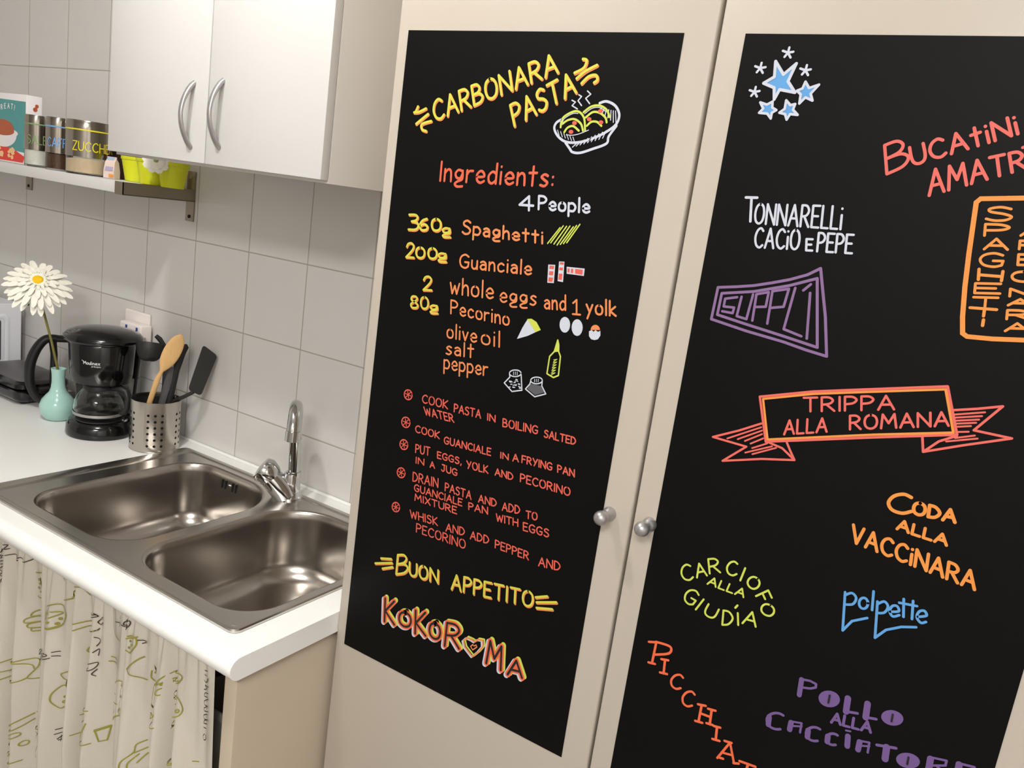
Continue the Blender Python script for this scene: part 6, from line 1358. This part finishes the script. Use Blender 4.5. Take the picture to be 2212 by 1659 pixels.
mb = MB(); mb.rings([[GH+GN*z+(U_*math.cos(t)+V_*math.sin(t))*r for t in [2*math.pi*k/24 for k in range(24)]] for r, z in ((.010, .006), (.0132, .012), (.0128, .016), (.009, .0190), (.003, .0198))]); tag(mb.build('flower_centre', M['pollen'], gb, 50), 'yellow flower centre')
mb = MB(); mb.rings([[GH+GN*z+(U_*math.cos(t)+V_*math.sin(t))*r for t in [2*math.pi*k/16 for k in range(16)]] for r, z in ((.004, -.014), (.010, -.008), (.014, -.002))]); mb.build('calyx', M['leafgreen'], gb, 50)

# sandwich maker
sm = thing('sandwich_maker', 'low black sandwich maker in front of the microwave', 'sandwich maker', (-.56, -.12, CT))
X0, X1, Y0, Y1 = -.70, -.452, -.197, -.045
def srect(d, z, r=.03): return [(x, y, CT+z) for x, y in rrect(X0+d, X1-d, Y0+d, Y1-d, [max(.006, r-d)]*4, 6)]
MB().rings([srect(.016, .006), srect(.006, .010), srect(.0, .020), srect(.0, .036), srect(.004, .040)]).build('base', M['blackgloss'], sm, 40)
lidm = MB().rings([srect(.004, .043), srect(-.001, .047), srect(.0, .058), srect(.010, .066)]).build('lid', M['blackgloss'], sm, 40)
MB().rings([srect(.010, .0662), srect(.018, .072), srect(.040, .080), srect(.060, .082)]).build('lid_cover', M['greylid'], lidm, 40)
MB().box((X1-.004, -.150, CT+.036), (X1+.026, -.100, CT+.052), .005).build('handle', M['blacksoft'], sm)
for x in (X0+.03, X1-.03):
    for y in (Y0+.03, Y1-.03): MB().lathe([(.009, 0.0005), (.010, .010)], (x, y, CT), n=14).build('foot', M['blacksoft'], sm)

# black appliance with the big loop handle
kt = thing('kettle', 'black jug kettle with a large loop handle behind the mint vase', 'kettle', (-.385, -.10, CT))
KC = Vector((-.372, -.082, CT))
MB().lathe([(0, .0008), (.046, .0008), (.048, .006), (.046, .020), (.043, .034), (.038, .040), (0, .042)], tuple(KC), n=36, cap0=False, cap1=False).build('body', M['blacksoft'], kt)
MB().tube([(-.402, -.128, CT+.030), (-.4025, -.129, .985), (-.4025, -.1285, 1.055), (-.4045, -.132, 1.092)], [.011, .0095, .0090, .0100], n=14).build('column', M['blacksoft'], kt)
hpts = [(-.392, -.112, 1.0975), (-.404, -.132, 1.099), (-.4135, -.149, 1.093), (-.4225, -.165, 1.068), (-.4290, -.1765, 1.030), (-.4305, -.179, .990), (-.428, -.1745, .957), (-.421, -.162, .930), (-.409, -.142, .917)]
MB().tube(catmull(hpts, 5), [.0085+.0045*math.sin(math.pi*i/40) for i in range(41)], n=16, flat=1.2).build('loop_handle', M['blacksoft'], kt)
MB().tube([(-.399, -.124, 1.098), (-.380, -.090, 1.0985), (-.352, -.052, 1.096)], [.0095, .010, .010], n=12, flat=1.8).build('top_bar', M['blacksoft'], kt)
MB().tube([(-.352, -.052, 1.096), (-.352, -.050, 1.0), (-.362, -.064, CT+.036)], [.010, .011, .013], n=12).build('rear_post', M['blacksoft'], kt)
# cables
mb = MB()
for pts in (catmull([(-.47, -.012, 1.03), (-.455, -.02, 1.00), (-.44, -.018, .985), (-.42, -.012, .97), (-.395, -.012, .955), (-.36, -.010, .955)], 6),): mb.tube(pts, .0032, n=10)
tag(mb.build('power_cord', M['blacksoft'], None, 60), 'black power cord hanging along the tiles behind the kettle', 'cord')
mb = MB(); mb.tube(catmull([(-.50, -.010, 1.005), (-.475, -.014, .998), (-.45, -.012, .985), (-.425, -.009, .965), (-.41, -.009, .93), (-.41, -.012, .904)], 6), .003, n=10)
tag(mb.build('power_cord', M['nickel'], None, 60), 'grey power cord crossing the tiles beside the microwave', 'cord')

# microwave, its door turned to the right
mw = thing('microwave_oven', 'white microwave oven at the far left end of the worktop', 'microwave', (-.93, -.27, CT))
MX = -.759; MZ0, MZ1 = CT+.010, 1.1305
MB().box((-1.09, -.500, MZ0), (MX-.018, -.031, MZ1-.001), .004).build('casing', M['whiteplastic'], mw)
dr = MB().box((MX-.0175, -.500, MZ0), (MX, -.030, MZ1), .004, 3).build('door', M['whiteplastic'], mw)
mb = MB()
fr0 = rrect(-.40, -.064, MZ0+.028, MZ1-.030, [.020]*4, 6); fr1 = rrect(-.392, -.072, MZ0+.036, MZ1-.038, [.014]*4, 6); fr2 = rrect(-.385, -.079, MZ0+.043, MZ1-.045, [.010]*4, 6)
mb.rings([[(MX-.0002, a, b) for a, b in fr0], [(MX+.004, a, b) for a, b in fr1], [(MX+.0012, a, b) for a, b in fr2]], False, False); mb.build('window_frame', M['whiteplastic'], dr, 50)
mb = MB(); mb.face([mb.v((MX+.0006, a, b)) for a, b in rrect(-.385, -.090, MZ0+.043, MZ1-.047, [.010]*4, 6)]); mb.build('window', M['window'], dr, 0)
MB().box((MX+.0, -.030, 1.1275), (MX+.026, -.022, 1.1345), .001).build('rear_spacer', M['dark'], mw)
for x in (-1.06, -.80):
    for y in (-.47, -.06): MB().lathe([(.012, .0005), (.012, .0108)], (x, y, CT), n=12).build('foot', M['blacksoft'], mw)

# wall socket with a multi-way adaptor
ws = thing('wall_socket', 'white wall socket with a plugged-in adaptor showing two blue slots behind the coffee maker', 'socket', (-.21, 0, 1.15))
MB().box((-.270, -.010, 1.112), (-.164, -.0005, 1.203), .004, 3).build('faceplate', M['softwhite'], ws)
ad = MB().box((-.238, -.046, 1.092), (-.144, -.0105, 1.178), .006, 3).build('adaptor', M['softwhite'], ws)
tag(ad, 'boxy white adaptor plug')
for x in (-.206, -.160):
    MB().box((x-.0042, -.0472, 1.138), (x+.0042, -.0455, 1.171), .001).build('slot', M['blue'], ad)
